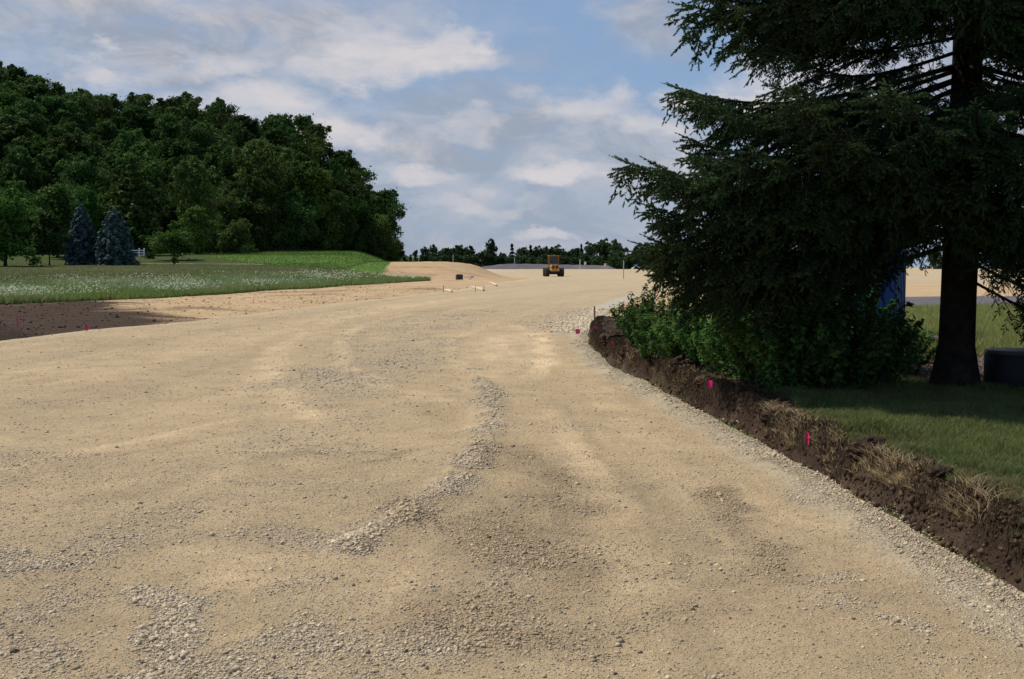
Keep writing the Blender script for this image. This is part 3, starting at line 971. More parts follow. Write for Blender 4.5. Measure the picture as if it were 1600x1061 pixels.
def right_lawn():
    parts = []
    n = 300000
    y = (rng.random(n) * (17.5 ** 1.0 - 5.0) + 5.0)
    x = xR(y) + rng.random(n) ** 1.0 * (.50 * y - xR(y) + .6)
    t = (x - xR(y)) / bankw(y)
    ws = np.interp(y, [-8, 6, 8, 10, 12, 14, 31], [.85, .8, .8, 1.0, 1.6, 2.5, 3.5])
    mul = np.hypot(x - 6.2, (y - 15.6) * .9) < 2.3
    nn = fbm(x, y, 1.5, 4, 100)
    k = (t > ws + .8 * nn) & ~mul & (rng.random(n) < np.clip(.85 + .7 * nn, .25, 1))
    x, y, nn, t = x[k], y[k], nn[k], t[k]
    dry = np.clip(ss((2.6 - t) / 1.6) * .55 + .9 * (fbm(x, y, .7, 3, 101) - .15), 0, 1) * (y < 12)
    isd = rng.random(len(x)) < dry * .75 + .04
    h = rng.uniform(.035, .10, len(x)) * (1 + .5 * nn); w = rng.uniform(.004, .008, len(x)) * (1 + y / 25)
    g1 = np.array([.125, .165, .050]); g2 = np.array([.21, .235, .09]); r = rng.random(len(x))[:, None]
    c = g1 * (1 - r) + g2 * r
    c[isd] = np.array([.24, .19, .10]) * rng.uniform(.7, 1.3, (isd.sum(), 1))
    parts.append(blades(x, y, height(x, y) - .005, h, w, rng.uniform(.2, 1.0, len(x)), c))
    # taller tufts
    for (u, v, hh, num, spread) in [(1585, 790, .17, 380, .14), (1560, 800, .15, 260, .14), (1490, 720, .12, 200, .2), (1430, 700, .11, 200, .2), (1300, 660, .10, 160, .2), (1590, 740, .12, 200, .25), (1545, 770, .12, 160, .18)]:
        gx, gy = on_ray(u, v, .05); gx = max(gx, float(xR(gy)) + .5)
        px = gx + rng.normal(0, spread * .5, num); py = gy + rng.normal(0, spread * .5, num); px = np.maximum(px, xR(py) + .34)
        c = np.array([.06, .11, .03]) * rng.uniform(.7, 1.5, (num, 1))
        parts.append(blades(px, py, height(px, py) - .01, rng.uniform(.6, 1.2, num) * hh, rng.uniform(.005, .008, num), rng.uniform(.3, 1.1, num), c, 3))
    V, Fs, Cc = join(parts)
    tag(ob('lawn_grass', np_mesh('lawn_grass', V, Fs, M_GRASS, Cc)), 'short green grass of the lawn between the cut bank and the big spruce', 'grass', kind='stuff')
    # sunlit rough grass behind the spruce
    n = 60000
    y = rng.uniform(17, 43, n); x = y * rng.uniform(.2, .52, n) + rng.uniform(0, 2, n)
    k = (y < yB(x) - .3) & (x > xR(y) + 1.5); x, y = x[k], y[k]
    r = rng.random(len(x))[:, None]
    c = np.array([.17, .22, .05]) * (1 - r) + np.array([.36, .34, .15]) * r
    V, Fs, Cc = blades(x, y, height(x, y) - .01, rng.uniform(.10, .28, len(x)), rng.uniform(.012, .022, len(x)), rng.uniform(.2, .8, len(x)), c, 1)
    tag(ob('rough_grass', np_mesh('rough_grass', V, Fs, M_GRASS, Cc)), 'sunlit yellow-green rough grass beyond the spruce trunk', 'grass', kind='stuff')


right_lawn()


def dry_tufts():
    parts = []
    spots = [(1205, 640, 420, .2, .15), (1240, 668, 420, .2, .14), (1225, 650, 260, .18, .13), (1300, 690, 260, .2, .12), (1385, 740, 520, .2, .16), (1365, 725, 260, .2, .13),
             (1410, 760, 420, .22, .14), (1420, 740, 160, .14, .12), (1340, 730, 200, .2, .12), (1270, 690, 160, .15, .1), (1500, 790, 120, .2, .2), (1530, 780, 120, .2, .2),
             (975, 550, 200, .35, .16), (985, 560, 160, .3, .14), (1060, 600, 180, .35, .10), (1010, 590, 120, .3, .1), (1480, 800, 160, .25, .1)]
    for u, v, num, sp, hh in spots:
        gx, gy = on_ray(u, v, .06)
        num = int(num * .9); hh *= .6; px = gx + rng.normal(0, sp * .3, num); py = gy + rng.normal(0, sp * .45, num)
        px = np.maximum(px, xR(py) + .08)
        c = np.array([.50, .39, .23]) * rng.uniform(.5, 1.3, (num, 1))
        parts.append(blades(px, py, height(px, py), rng.uniform(.5, 1.3, num) * hh, rng.uniform(.003, .006, num) * (1 + gy / 18), rng.uniform(.5, 1.6, num), c, 3))
    # roots and thatch hanging down the cut face
    n = 22000
    py = rng.uniform(5, 31, n); px = xR(py) + rng.uniform(.25, 1.0, n) * bankw(py)
    c = np.array([.075, .055, .034]) * rng.uniform(.4, 2.2, (n, 1))
    z = height(px, py)
    V, Fs, Cc = blades(px, py, z + .03, -rng.uniform(.04, .16, n), rng.uniform(.002, .005, n) * (1 + py / 15), rng.uniform(.1, .7, n), c, 2)
    V[:, 0] -= .02
    parts.append((V, Fs, Cc))
    V, Fs, Cc = join(parts)
    tag(ob('dry_grass', np_mesh('dry_grass', V, Fs, M_GRASS, Cc)), 'straw-coloured dead grass and roots hanging over the cut bank', 'dry grass', kind='stuff')


dry_tufts()


def meadow_grass():
    parts = []
    # dense near edge then thinner with distance
    n = 260000
    y = 38 * (132 / 38) ** rng.random(n)
    xf = xF(y); lo = -.52 * y - 6
    t = rng.random(n); x = xf - (xf - lo) * t
    near = rng.random(n) < .32
    x = np.where(near, xf - np.abs(rng.normal(0, 1.6, n)), x)
    k = (in_meadow(x, y) > .4) & (x > lo) & (x < xf + .1); x, y = x[k], y[k]
    edge = ss((3 - (xF(y) - x)) / 3)
    nn = fbm(x, y, .12, 4, 110); n2 = fbm(x, y, .6, 3, 111)
    h = rng.uniform(.25, .55, len(x)) * (1 + .35 * nn + .35 * n2) * (1 - .35 * edge * rng.random(len(x)))
    w = rng.uniform(.02, .04, len(x)) * (.6 + y / 90)
    r = rng.random(len(x))[:, None]
    c = np.array([.15, .23, .050]) * (1 - r) + np.array([.25, .33, .10]) * r
    m = np.clip(.45 + nn * 1.6, 0, 1)[:, None] * (1 - edge[:, None] * .8)
    c = c * (1 - m * .6) + np.array([.40, .43, .28]) * m * .65
    dryk = rng.random(len(x)) < .08 + .12 * edge
    c[dryk] = np.array([.21, .18, .09])
    yel = (x < -19.5) & (y < 46); c[yel] = c[yel] * np.array([1.7, 1.45, .7])
    parts.append(blades(x, y, height(x, y) - .02, h, w, rng.uniform(.1, .6, len(x)), c, 1))
    V, Fs, Cc = join(parts)
    tag(ob('meadow_grass', np_mesh('meadow_grass', V, Fs, M_GRASS, Cc)), 'tall grey-green meadow grass left of the road in front of the wood', 'grass', kind='stuff')
    # white flower heads, in drifts
    n = 150000
    y = 40 * (128 / 40) ** rng.random(n); xf = xF(y); lo = -.52 * y - 6
    x = xf - (xf - lo) * rng.random(n)
    nn = fbm(x, y * .6, .10, 4, 112) + .6 * fbm(x, y, .5, 3, 113)
    patch = np.exp(-(((x + 21.5) / 4) ** 2 + ((y - 50) / 5) ** 2)) + .8 * np.exp(-(((x + 9.8) / 3) ** 2 + ((y - 117) / 7) ** 2))
    k = (in_meadow(x, y) > .5) & (rng.random(n) < np.clip(.10 + nn * 1.1 + .7 * patch, 0, 1) * .5); x, y = x[k], y[k]
    z = height(x, y) + rng.uniform(.34, .70, len(x))
    s = rng.uniform(.022, .042, len(x)) * (.55 + y / 100); m = len(x)
    a = rng.uniform(0, 2 * np.pi, m)
    P = []
    for j in range(5):
        th = a + j * 2 * np.pi / 5
        P.append(np.stack([x + np.cos(th) * s, y + np.sin(th) * s * .9, z + np.sin(th + 1) * s * .7], 1))
    V = np.stack(P, 1).reshape(-1, 3); Fq = np.arange(m * 5).reshape(m, 5)
    c = np.repeat(np.array([.66, .68, .56])[None] * rng.uniform(.6, 1.1, (m, 1)), 5, 0)
    tag(ob('white_wildflowers', np_mesh('white_wildflowers', V, [Fq], M_GRASS, c)), 'drifts of small white flower heads in the meadow left of the road', 'wildflowers', kind='stuff')
    # mown lawn texture
    n = 60000
    y = 66 * (205 / 66) ** rng.random(n); x = -.47 * y + rng.random(n) * .47 * y * .9
    k = (in_meadow(x, y) < .4) & (x < xF(y) - .5) & (x < -18); x, y = x[k], y[k]; r = rng.random(len(x))[:, None]
    q = np.clip(.4 + fbm(x, y * .5, .12, 4, 120) * 1.4, 0, 1)[:, None]
    c = (np.array([.095, .115, .035]) * (1 - r) + np.array([.15, .15, .06]) * r) * (1 - q * .5) + np.array([.20, .165, .08]) * q * .5
    V, Fs, Cc = blades(x, y, height(x, y) - .01, rng.uniform(.05, .12, len(x)), rng.uniform(.04, .10, len(x)), rng.uniform(.2, .9, len(x)), c, 1)
    tag(ob('mown_grass', np_mesh('mown_grass', V, Fs, M_GRASS, Cc)), 'short dull green mown grass around the two blue spruces', 'grass', kind='stuff')
    # bright green field at the foot of the wood
    n = 70000
    y = rng.uniform(130, 262, n); x = rng.uniform(-75, -14, n)
    k = (y - np.interp(x, [-120, -64, -50, -36, -24, -16], [260, 205, 182, 158, 138, 128]) > 0) & (x > -64) & (x < xF(y) - .3) & (height(x, y) < 5.4)
    x, y = x[k], y[k]; r = rng.random(len(x))[:, None]
    c = np.array([.07, .135, .022]) * (1 - r) + np.array([.115, .19, .04]) * r
    V, Fs, Cc = blades(x, y, height(x, y) - .02, rng.uniform(.10, .24, len(x)), rng.uniform(.05, .12, len(x)), rng.uniform(.1, .7, len(x)), c, 1)
    tag(ob('field_grass', np_mesh('field_grass', V, Fs, M_GRASS, Cc)), 'bright green grass of the field along the foot of the wood', 'grass', kind='stuff')


meadow_grass()


# ------------------------------------------------------------------ trees
def leaf_quads(P, Nn, size, elong=1.5):
    """rhombic leaf clumps at P facing Nn"""
    n = len(P)
    r = rng.normal(size=(n, 3)); t = np.cross(Nn, r); t /= np.linalg.norm(t, axis=1, keepdims=True) + 1e-9
    b = np.cross(Nn, t); s = size[:, None]
    V = np.stack([P - t * s * elong * .5, P - b * s * .5 + Nn * s * .12, P + t * s * elong * .5, P + b * s * .5 - Nn * s * .05], 1)
    return V.reshape(-1, 3), np.arange(4 * n).reshape(n, 4)


def puff_crown(puffs, n, size, spread=.8):
    c = np.array([p[:3] for p in puffs]); r = np.array([p[3] for p in puffs])
    k = rng.choice(len(r), n, p=r ** 1.6 / (r ** 1.6).sum())
    d = rng.normal(size=(n, 3)); d /= np.linalg.norm(d, axis=1, keepdims=True)
    d[:, 2] = np.where((d[:, 2] < -.3) & (rng.random(n) < .5), -d[:, 2], d[:, 2])
    rad = r[k] * (1 - .5 * rng.random(n) ** 1.8) * (1 + .22 * rng.normal(0, 1, n))
    P = c[k] + d * rad[:, None] * np.array([1, 1, .82])
    N = d + rng.normal(size=(n, 3)) * spread; N[:, 2] += .35; N /= np.linalg.norm(N, axis=1, keepdims=True)
    return leaf_quads(P, N, size * rng.uniform(.55, 1.35, n))


def broad_puffs(h, rad, base, kind):
    """lobes of a crown between base and h"""
    P = []; n = {'round': 26, 'tall': 32, 'open': 22, 'low': 28, 'dome': 34}[kind]
    for i in range(n):
        t = ((i + .5) / n) ** .85
        z = base + (h - base) * t
        if kind == 'tall': env = math.sin(math.pi * min(1, .15 + .85 * t)) ** .55
        elif kind == 'low': env = (1 - t * t) ** .5 * .95 + .12
        else: env = math.sin(math.pi * (.12 + .86 * t)) ** .6
        a = i * 2.399 + random.uniform(-.8, .8); rr = rad * env * random.uniform(.2, 1.02) * (1 + .16 * math.sin(a * 2 + h) + .12 * math.sin(a * 3 + 2 * h))
        pr = rad * random.choice((.17, .22, .28, .36, .44)) * random.uniform(.9, 1.1) * (.7 if kind == 'open' else 1)
        P.append((math.cos(a) * rr, math.sin(a) * rr, min(z, h - pr * .7), pr))
    for i in range({'round': 16, 'tall': 20, 'open': 14, 'low': 12, 'dome': 20}[kind]):
        q = random.choice(P[len(P) // 3:]); a = random.uniform(0, 6.283); e = random.uniform(.2, 1.3); r2 = rad * random.uniform(.08, .17)
        d = q[3] * random.uniform(.9, 1.5)
        P.append((q[0] + math.cos(a) * math.cos(e) * d, q[1] + math.sin(a) * math.cos(e) * d, q[2] + math.sin(e) * d, r2))
    return P


def trunk_mb(h, r, base, puffs=None, nl=7, bend=.3):
    mb = MB(); a = random.uniform(0, 6)
    pts = [(bend * math.sin(t * 2 + a) * t, bend * math.cos(t * 1.7 + a) * t, h * t) for t in (0, .04, .15, .35, .6, .85)]
    mb.tube(pts, [r * 1.45, r * 1.05, r * .9, r * .72, r * .45, r * .15], 9)
    if puffs:
        for p in random.sample(puffs, min(nl, len(puffs))):
            z0 = max(base * .8, min(p[2] - .8, h * .6) * random.uniform(.6, .9)); t = z0 / h
            s = Vector((bend * math.sin(t * 2 + a) * t, bend * math.cos(t * 1.7 + a) * t, z0)); e = Vector(p[:3])
            m = (s + e) / 2 + Vector((0, 0, -.08 * (e - s).length))
            mb.tube([s, m, e], [r * .34, r * .22, r * .07], 6)
    return mb


def make_tree(name, h, rad, base, kind, n, size, mat, label, cat='tree', group=None, r=None, bark=None, loc=(0, 0, 0)):
    root = empty(name, loc, 0, label, cat, group)
    pf = broad_puffs(h, rad, base, kind)
    trunk_mb(h, r or h * .018 + .04, base, pf).build('trunk', bark or M_BARK, root, smooth=True)
    V, Fq = puff_crown(pf, n, size)
    ob('crown', np_mesh('crown', V, [Fq], mat), root)
    return root


def conifer_mesh(h, rad, base, n, size, droop=.25, tiers=16, power=.9, up=.5):
    Ps, Ns = [], []
    per = n // (tiers * 9)
    for i in range(tiers):
        t = i / (tiers - 1); z0 = base + (h - base) * (t ** .92); R = rad * (1 - t) ** power + .08
        nb = max(5, int(11 * (1 - .5 * t)))
        for b in range(nb):
            a = 2 * math.pi * (b + random.random() * .7) / nb + i * 1.3; Rb = R * random.uniform(.78, 1.12)
            m = max(12, int(per * (.35 + R / rad)))
            s = rng.random(m) ** .6 * Rb; lat = rng.normal(0, 1, m) * (.10 + .16 * Rb) * (1.15 - s / Rb)
            z = z0 - droop * s + up * .12 * (s / Rb) ** 3 * Rb + rng.normal(0, .05 + .03 * Rb, m) - np.abs(lat) * .25
            Ps.append(np.stack([math.cos(a) * s - math.sin(a) * lat, math.sin(a) * s + math.cos(a) * lat, z], 1))
            nn = rng.normal(size=(m, 3)) * .5; nn[:, 2] += .9; nn[:, 0] += math.cos(a) * .5; nn[:, 1] += math.sin(a) * .5
            Ns.append(nn / np.linalg.norm(nn, axis=1, keepdims=True))
    # leader
    m = 40; z = h + rng.uniform(-.5, .35, m) * size * 3
    Ps.append(np.stack([rng.normal(0, .06, m), rng.normal(0, .06, m), z], 1)); Ns.append(rng.normal(size=(m, 3)))
    P = np.concatenate(Ps); Nn = np.concatenate(Ns); Nn /= np.linalg.norm(Nn, axis=1, keepdims=True)
    return leaf_quads(P, Nn, size * rng.uniform(.6, 1.3, len(P)), 2.2)


def make_conifer(name, h, rad, base, n, size, mat, label, cat, loc, group=None, **k):
    root = empty(name, loc, random.uniform(0, 6), label, cat, group)
    MB().tube([(0, 0, 0), (0, 0, h * .3), (0, 0, h * .97)], [h * .02 + .03, h * .014, .02], 9).build('trunk', M_BARK, root, smooth=True)
    V, Fq = conifer_mesh(h, rad, base, n, size, **k)
    ob('crown', np_mesh('crown', V, [Fq], mat), root)
    return root


def hillside_wood():
    WL = 'dark green broadleaf tree crowded in the hillside wood'
    WO = 'olive green broadleaf tree crowded in the hillside wood'
    WG = 'fresh green broadleaf tree crowded in the hillside wood'
    grp = 'trees of the hillside wood'
    spec = [(13, 4.6, 3.0, 'round', M_LEAF_D, WL), (14, 4.8, 3.0, 'dome', M_LEAF_D, WL), (15, 4.4, 3.5, 'tall', M_LEAF_D, WL),
            (13, 5.0, 2.6, 'dome', M_LEAF_O, WO), (14.5, 4.6, 3.0, 'tall', M_LEAF_O, WO), (12, 4.4, 2.4, 'round', M_LEAF_O, WO),
            (12.5, 4.2, 2.2, 'round', M_LEAF_L, WG), (13, 4.0, 4.5, 'open', M_LEAF_D, WL)]
    protos = []
    for h, rd, b, k, m, l in spec:
        protos.append(make_tree('broadleaf_tree', h, rd, b, k, 9000, .33, m, l, 'tree', grp))
    low = [make_tree('broadleaf_tree', 10.5, 4.6, .4, 'low', 9000, .33, M_LEAF_D, WL, 'tree', grp),
           make_tree('broadleaf_tree', 9.5, 4.4, .3, 'low', 9000, .33, M_LEAF_O, WO, 'tree', grp)]
    used = set()

    def put(i, x, y, s, sz=None, arr=protos, label=None, z=None):
        p = arr[i]; loc = (x, y, (hgt(x, y) if z is None else z) - .15); rz = random.uniform(0, 6.28); sc = (s, s, s * (sz or 1))
        if id(p) not in used:
            used.add(id(p)); p.location = loc; p.rotation_euler = (0, 0, rz); p.scale = sc
            if label: p['label'] = label
            return p
        q = copy_thing(p, loc, rz, (sc[0] * random.uniform(.8, 1.22), sc[1] * random.uniform(.8, 1.22), sc[2]), label)
        q.rotation_euler = (random.uniform(-.16, .16), random.uniform(-.16, .16), rz)
        return q

    cnt = 0
    # front edge: low skirts hide the floor of the wood
    fr = [(-60, 178), (0, 190), (60, 196), (120, 200), (180, 203), (240, 206), (300, 210), (350, 214), (400, 219), (445, 224), (490, 230), (530, 237), (565, 244), (597, 252)]
    for k, (u, y) in enumerate(fr):
        for off, yo in ((0, 0), (24, 3)):
            if u + off > 605: continue
            yy = y + yo + random.uniform(-1.5, 1.5); x = XY(u + off + random.uniform(-5, 5), yy)
            put(k % 2 if off == 0 else (k + 1) % 2, x, yy, random.uniform(.72, 1.05) * (1 if u < 540 else .8), 1.0, low); cnt += 1
    # body of the wood, row behind row up the slope
    y = 200.0
    while y < 352:
        step = 7.9 + (y - 200) * .010
        u_edge = np.interp(y, [200, 214, 230, 250, 262, 300, 352], [330, 380, 490, 600, 618, 606, 598])
        x1 = XY(u_edge, y) - 2.5; x0 = -.50 * y - 8
        x = x1 - random.uniform(0, 2)
        while x > x0:
            xx = x + random.uniform(-2, 2); yy = y + random.uniform(-2.5, 2.5)
            i = random.choices(range(8), [4, 3, 5, 1.5, 2.5, 1, 1.6, 3])[0]
            s = random.choice((.55, .7, .85, .95, 1.05, 1.3)) * random.uniform(.93, 1.07) * (.85 if yy < 225 else 1.0)
            if xx / yy > -.14: s *= .80
            put(i, xx, yy, s, random.uniform(.95, 1.25) * (.95 / s) ** .5); cnt += 1
            x -= step * random.uniform(.85, 1.15)
        y += step * .98
    print('wood trees', cnt)
    for u, y, s in ((300, 222, .8), (420, 240, .75), (120, 236, .9), (60, 262, .9), (505, 252, .7)):
        x = XY(u, y)
        make_conifer('white_pine', 15 * s, 4.4 * s, .8, 9000, .42, M_PINE, 'pine with layered boughs standing among the broadleaf trees of the hillside wood', 'pine', (x, y, hgt(x, y)), 'pines in the hillside wood', droop=-.05, tiers=13, power=.75)
    # trees that stand out on its right edge and skyline
    a = put(7, XY(528, 262), 262, .62, 1.15, label='airy tree with a gap under its crown sticking out of the wood skyline', z=hgt(XY(528, 262), 262) + 0)
    a.scale = (.66, .66, 1.32)
    put(0, XY(622, 262), 262, .5, 1.0, low); put(1, XY(612, 258), 258, .6, 1.0, low)
    b = put(7, XY(611, 268), 268, .66, 1.1, label='slender loose-crowned tree at the far right end of the hillside wood')
    c = put(6, XY(600, 256), 256, .78, 1.0, label='sunlit yellow-green tree at the right end of the hillside wood')
    d = put(7, XY(8, 305), 305, 1.15, 1.25, label='tallest ragged crown on the ridge at the left edge of the wood')
    for o in (a, b, c, d):
        if 'group' in o: del o['group']


hillside_wood()


def lawn_trees():
    def at(u, y): x = XY(u, y); return (x, y, hgt(x, y))
    p = at(130, 152)
    make_conifer('blue_spruce', 7.7, 2.45, .1, 15000, .20, M_BLUE, 'left one of two blue-grey spruces side by side on the lawn', 'spruce', p, droop=.12, tiers=22, power=.55)
    p = at(182, 150)
    make_conifer('blue_spruce', 7.1, 2.75, .1, 15000, .22, M_BLUE, 'right one of two blue-grey spruces, the one nearer the white fence', 'spruce', p, droop=.12, tiers=22, power=.52)
    p = at(210, 184)
    make_conifer('white_pine', 15.0, 4.8, .8, 13000, .42, M_PINE, 'big green pine with layered boughs behind the blue spruces', 'pine', p, droop=-.05, tiers=13, power=.75)
    make_tree('garden_tree', 6.6, 2.1, 1.5, 'low', 4200, .24, M_LEAF_D, 'small round tree on a thin trunk left of the blue spruces', r=.09, loc=at(79, 150))
    make_tree('garden_tree', 8.2, 3.7, .4, 'low', 6500, .30, M_LEAF_L, 'broad bushy tree on the lawn at the left edge of the photo', r=.2, loc=at(10, 142))
    make_tree('garden_tree', 10.5, 3.9, 1.0, 'dome', 6000, .34, M_LEAF_D, 'dark rounded tree behind the small tree left of the blue spruces', loc=at(92, 176))
    make_tree('garden_tree', 4.0, 3.4, 1.25, 'low', 5000, .24, M_LEAF_L, 'low spreading tree with a flat crown right of the white fence', r=.13, loc=at(274, 168))
    make_tree('garden_tree', 7.6, 2.5, .8, 'dome', 4500, .28, M_LEAF_L, 'pale green leafy tree behind the low spreading tree', loc=at(309, 190))
    make_tree('sapling', 1.25, .36, .45, 'low', 700, .10, M_LEAF_D, 'tiny ball-headed sapling in front of the low spreading tree', r=.03, loc=at(273, 136))
    make_tree('garden_tree', 5.2, 3.2, .2, 'low', 4500, .28, M_LEAF_O, 'grey-green bushy tree at the foot of the wood right of the lawn trees', loc=at(372, 205))
    for u, y, s, l in [(236, 172, 1.0, 'small yellowish shrub at the end of the white fence'), (330, 196, 1.9, 'dark low shrub under the wood right of the low spreading tree'),
                       (392, 200, 1.5, 'rounded dark shrub at the edge of the bright green field')]:
        make_tree('garden_shrub', .95 * s, .8 * s, .05, 'low', 900, .14, M_LEAF_L if s == 1 else M_LEAF_D, l, 'shrub', r=.03, loc=at(u, y))


lawn_trees()


def horizon_trees():
    grp = 'row of trees on the far horizon'
    ll = 'distant round-crowned green tree in the row on the horizon'
    P = [make_tree('horizon_tree', 11, 4.2, 1.0, k, 4200, .44, M_LEAF_FAR, ll, 'tree', grp, bark=M_BARK) for k in ('round', 'dome', 'tall', 'low', 'open')]
    cf = make_conifer('horizon_conifer', 11.5, 3.0, .8, 5000, .42, M_LEAF_FAR, 'distant pointed conifer in the row on the horizon', 'tree', (0, 0, 0), grp, tiers=12)
    used = set()
    D = [(650, 391, 0), (663, 388, 1), (678, 386, 0), (696, 390, 2), (709, 388, 0), (722, 388, 1), (735, 389, 0), (786, 396, 4), (800, 386, 5), (815, 389, 2), (829, 388, 5), (842, 389, 1),
         (855, 390, 0), (870, 388, 1), (884, 393, 0), (897, 390, 2), (908, 386, 5), (642, 397, 3), (775, 400, 3), (920, 384, 1), (1000, 388, 0), (1020, 392, 1), (1045, 390, 2), (1075, 394, 0), (1110, 390, 1),
         (1150, 392, 2), (1190, 390, 0), (1240, 393, 1), (1290, 391, 0), (1345, 392, 2), (1400, 390, 1), (1460, 393, 0), (1510, 391, 2), (1560, 393, 1), (1610, 390, 0), (1660, 391, 1)]

    def put(p, u, vt, y, ws=1.0, label=None):
        x = XY(u, y); z0 = hgt(x, y); top = CAM_H + (415 - vt) / F * y
        s = (top - z0) / 11.0
        loc = (x, y, z0 - .2); rz = random.uniform(0, 6)
        if id(p) not in used:
            used.add(id(p)); p.location = loc; p.rotation_euler[2] = rz; p.scale = (s * ws, s * ws, s); q = p
        else: q = copy_thing(p, loc, rz, (s * ws, s * ws, s))
        if label:
            q['label'] = label
            if 'group' in q: del q['group']
        return q
    for u, vt, k in D:
        put(cf if k == 5 else P[k], u, vt, random.uniform(345, 372), random.uniform(.7, .85))
    for u in range(645, 1000, 17):       # lower growth that closes the row
        if 748 < u < 752: continue
        put(P[3], u + random.uniform(-4, 4), random.uniform(397, 402), random.uniform(338, 344), random.uniform(.75, .95))
    put(P[0], 766, 379, 340, .52, 'tallest distant tree standing up from the middle of the horizon row')
    put(P[1], 762, 395, 336, .9, 'broad dark tree at the foot of the tallest one on the horizon')
    put(P[1], 945, 379, 330, .85, 'big broad tree at the right end of the horizon row beside the spruce tip')
    put(P[0], 963, 380, 326, .75, 'rounded tree on the horizon just left of the big spruce branches')
    for p in P + [cf]:
        if id(p) not in used: put(p, 700, 392, 365, .8)


horizon_trees()


# ------------------------------------------------------------------ the big spruce
def twig_proto_arrays(P0, D, Ls, dens=1.0):
    """needle triangles round many twigs at once; P0 start, D unit direction, Ls length"""
    n = len(P0); k = 34
    t = rng.random((n, k)); ang = rng.uniform(0, 2 * np.pi, (n, k))
    ref = np.tile(np.array([[0, 0, 1.0]]), (n, 1)); ref[np.abs(D[:, 2]) > .9] = [1, 0, 0]
    A = np.cross(D, ref); A /= np.linalg.norm(A, axis=1, keepdims=True); B = np.cross(D, A)
    rad = A[:, None] * np.cos(ang)[..., None] + B[:, None] * np.sin(ang)[..., None]
    side = np.cross(np.broadcast_to(D[:, None], rad.shape), rad)
    base = P0[:, None] + D[:, None] * (t * Ls[:, None])[..., None]
    nl = rng.uniform(.016, .026, (n, k))[..., None]
    tip = base + rad * nl * .8 + D[:, None] * nl * .8
    w = .0058
    a = base - side * w + rad * .001; b = base + side * w
    V = np.stack([a, b, tip], 2).reshape(-1, 3)
    return V, np.arange(len(V)).reshape(-1, 3)


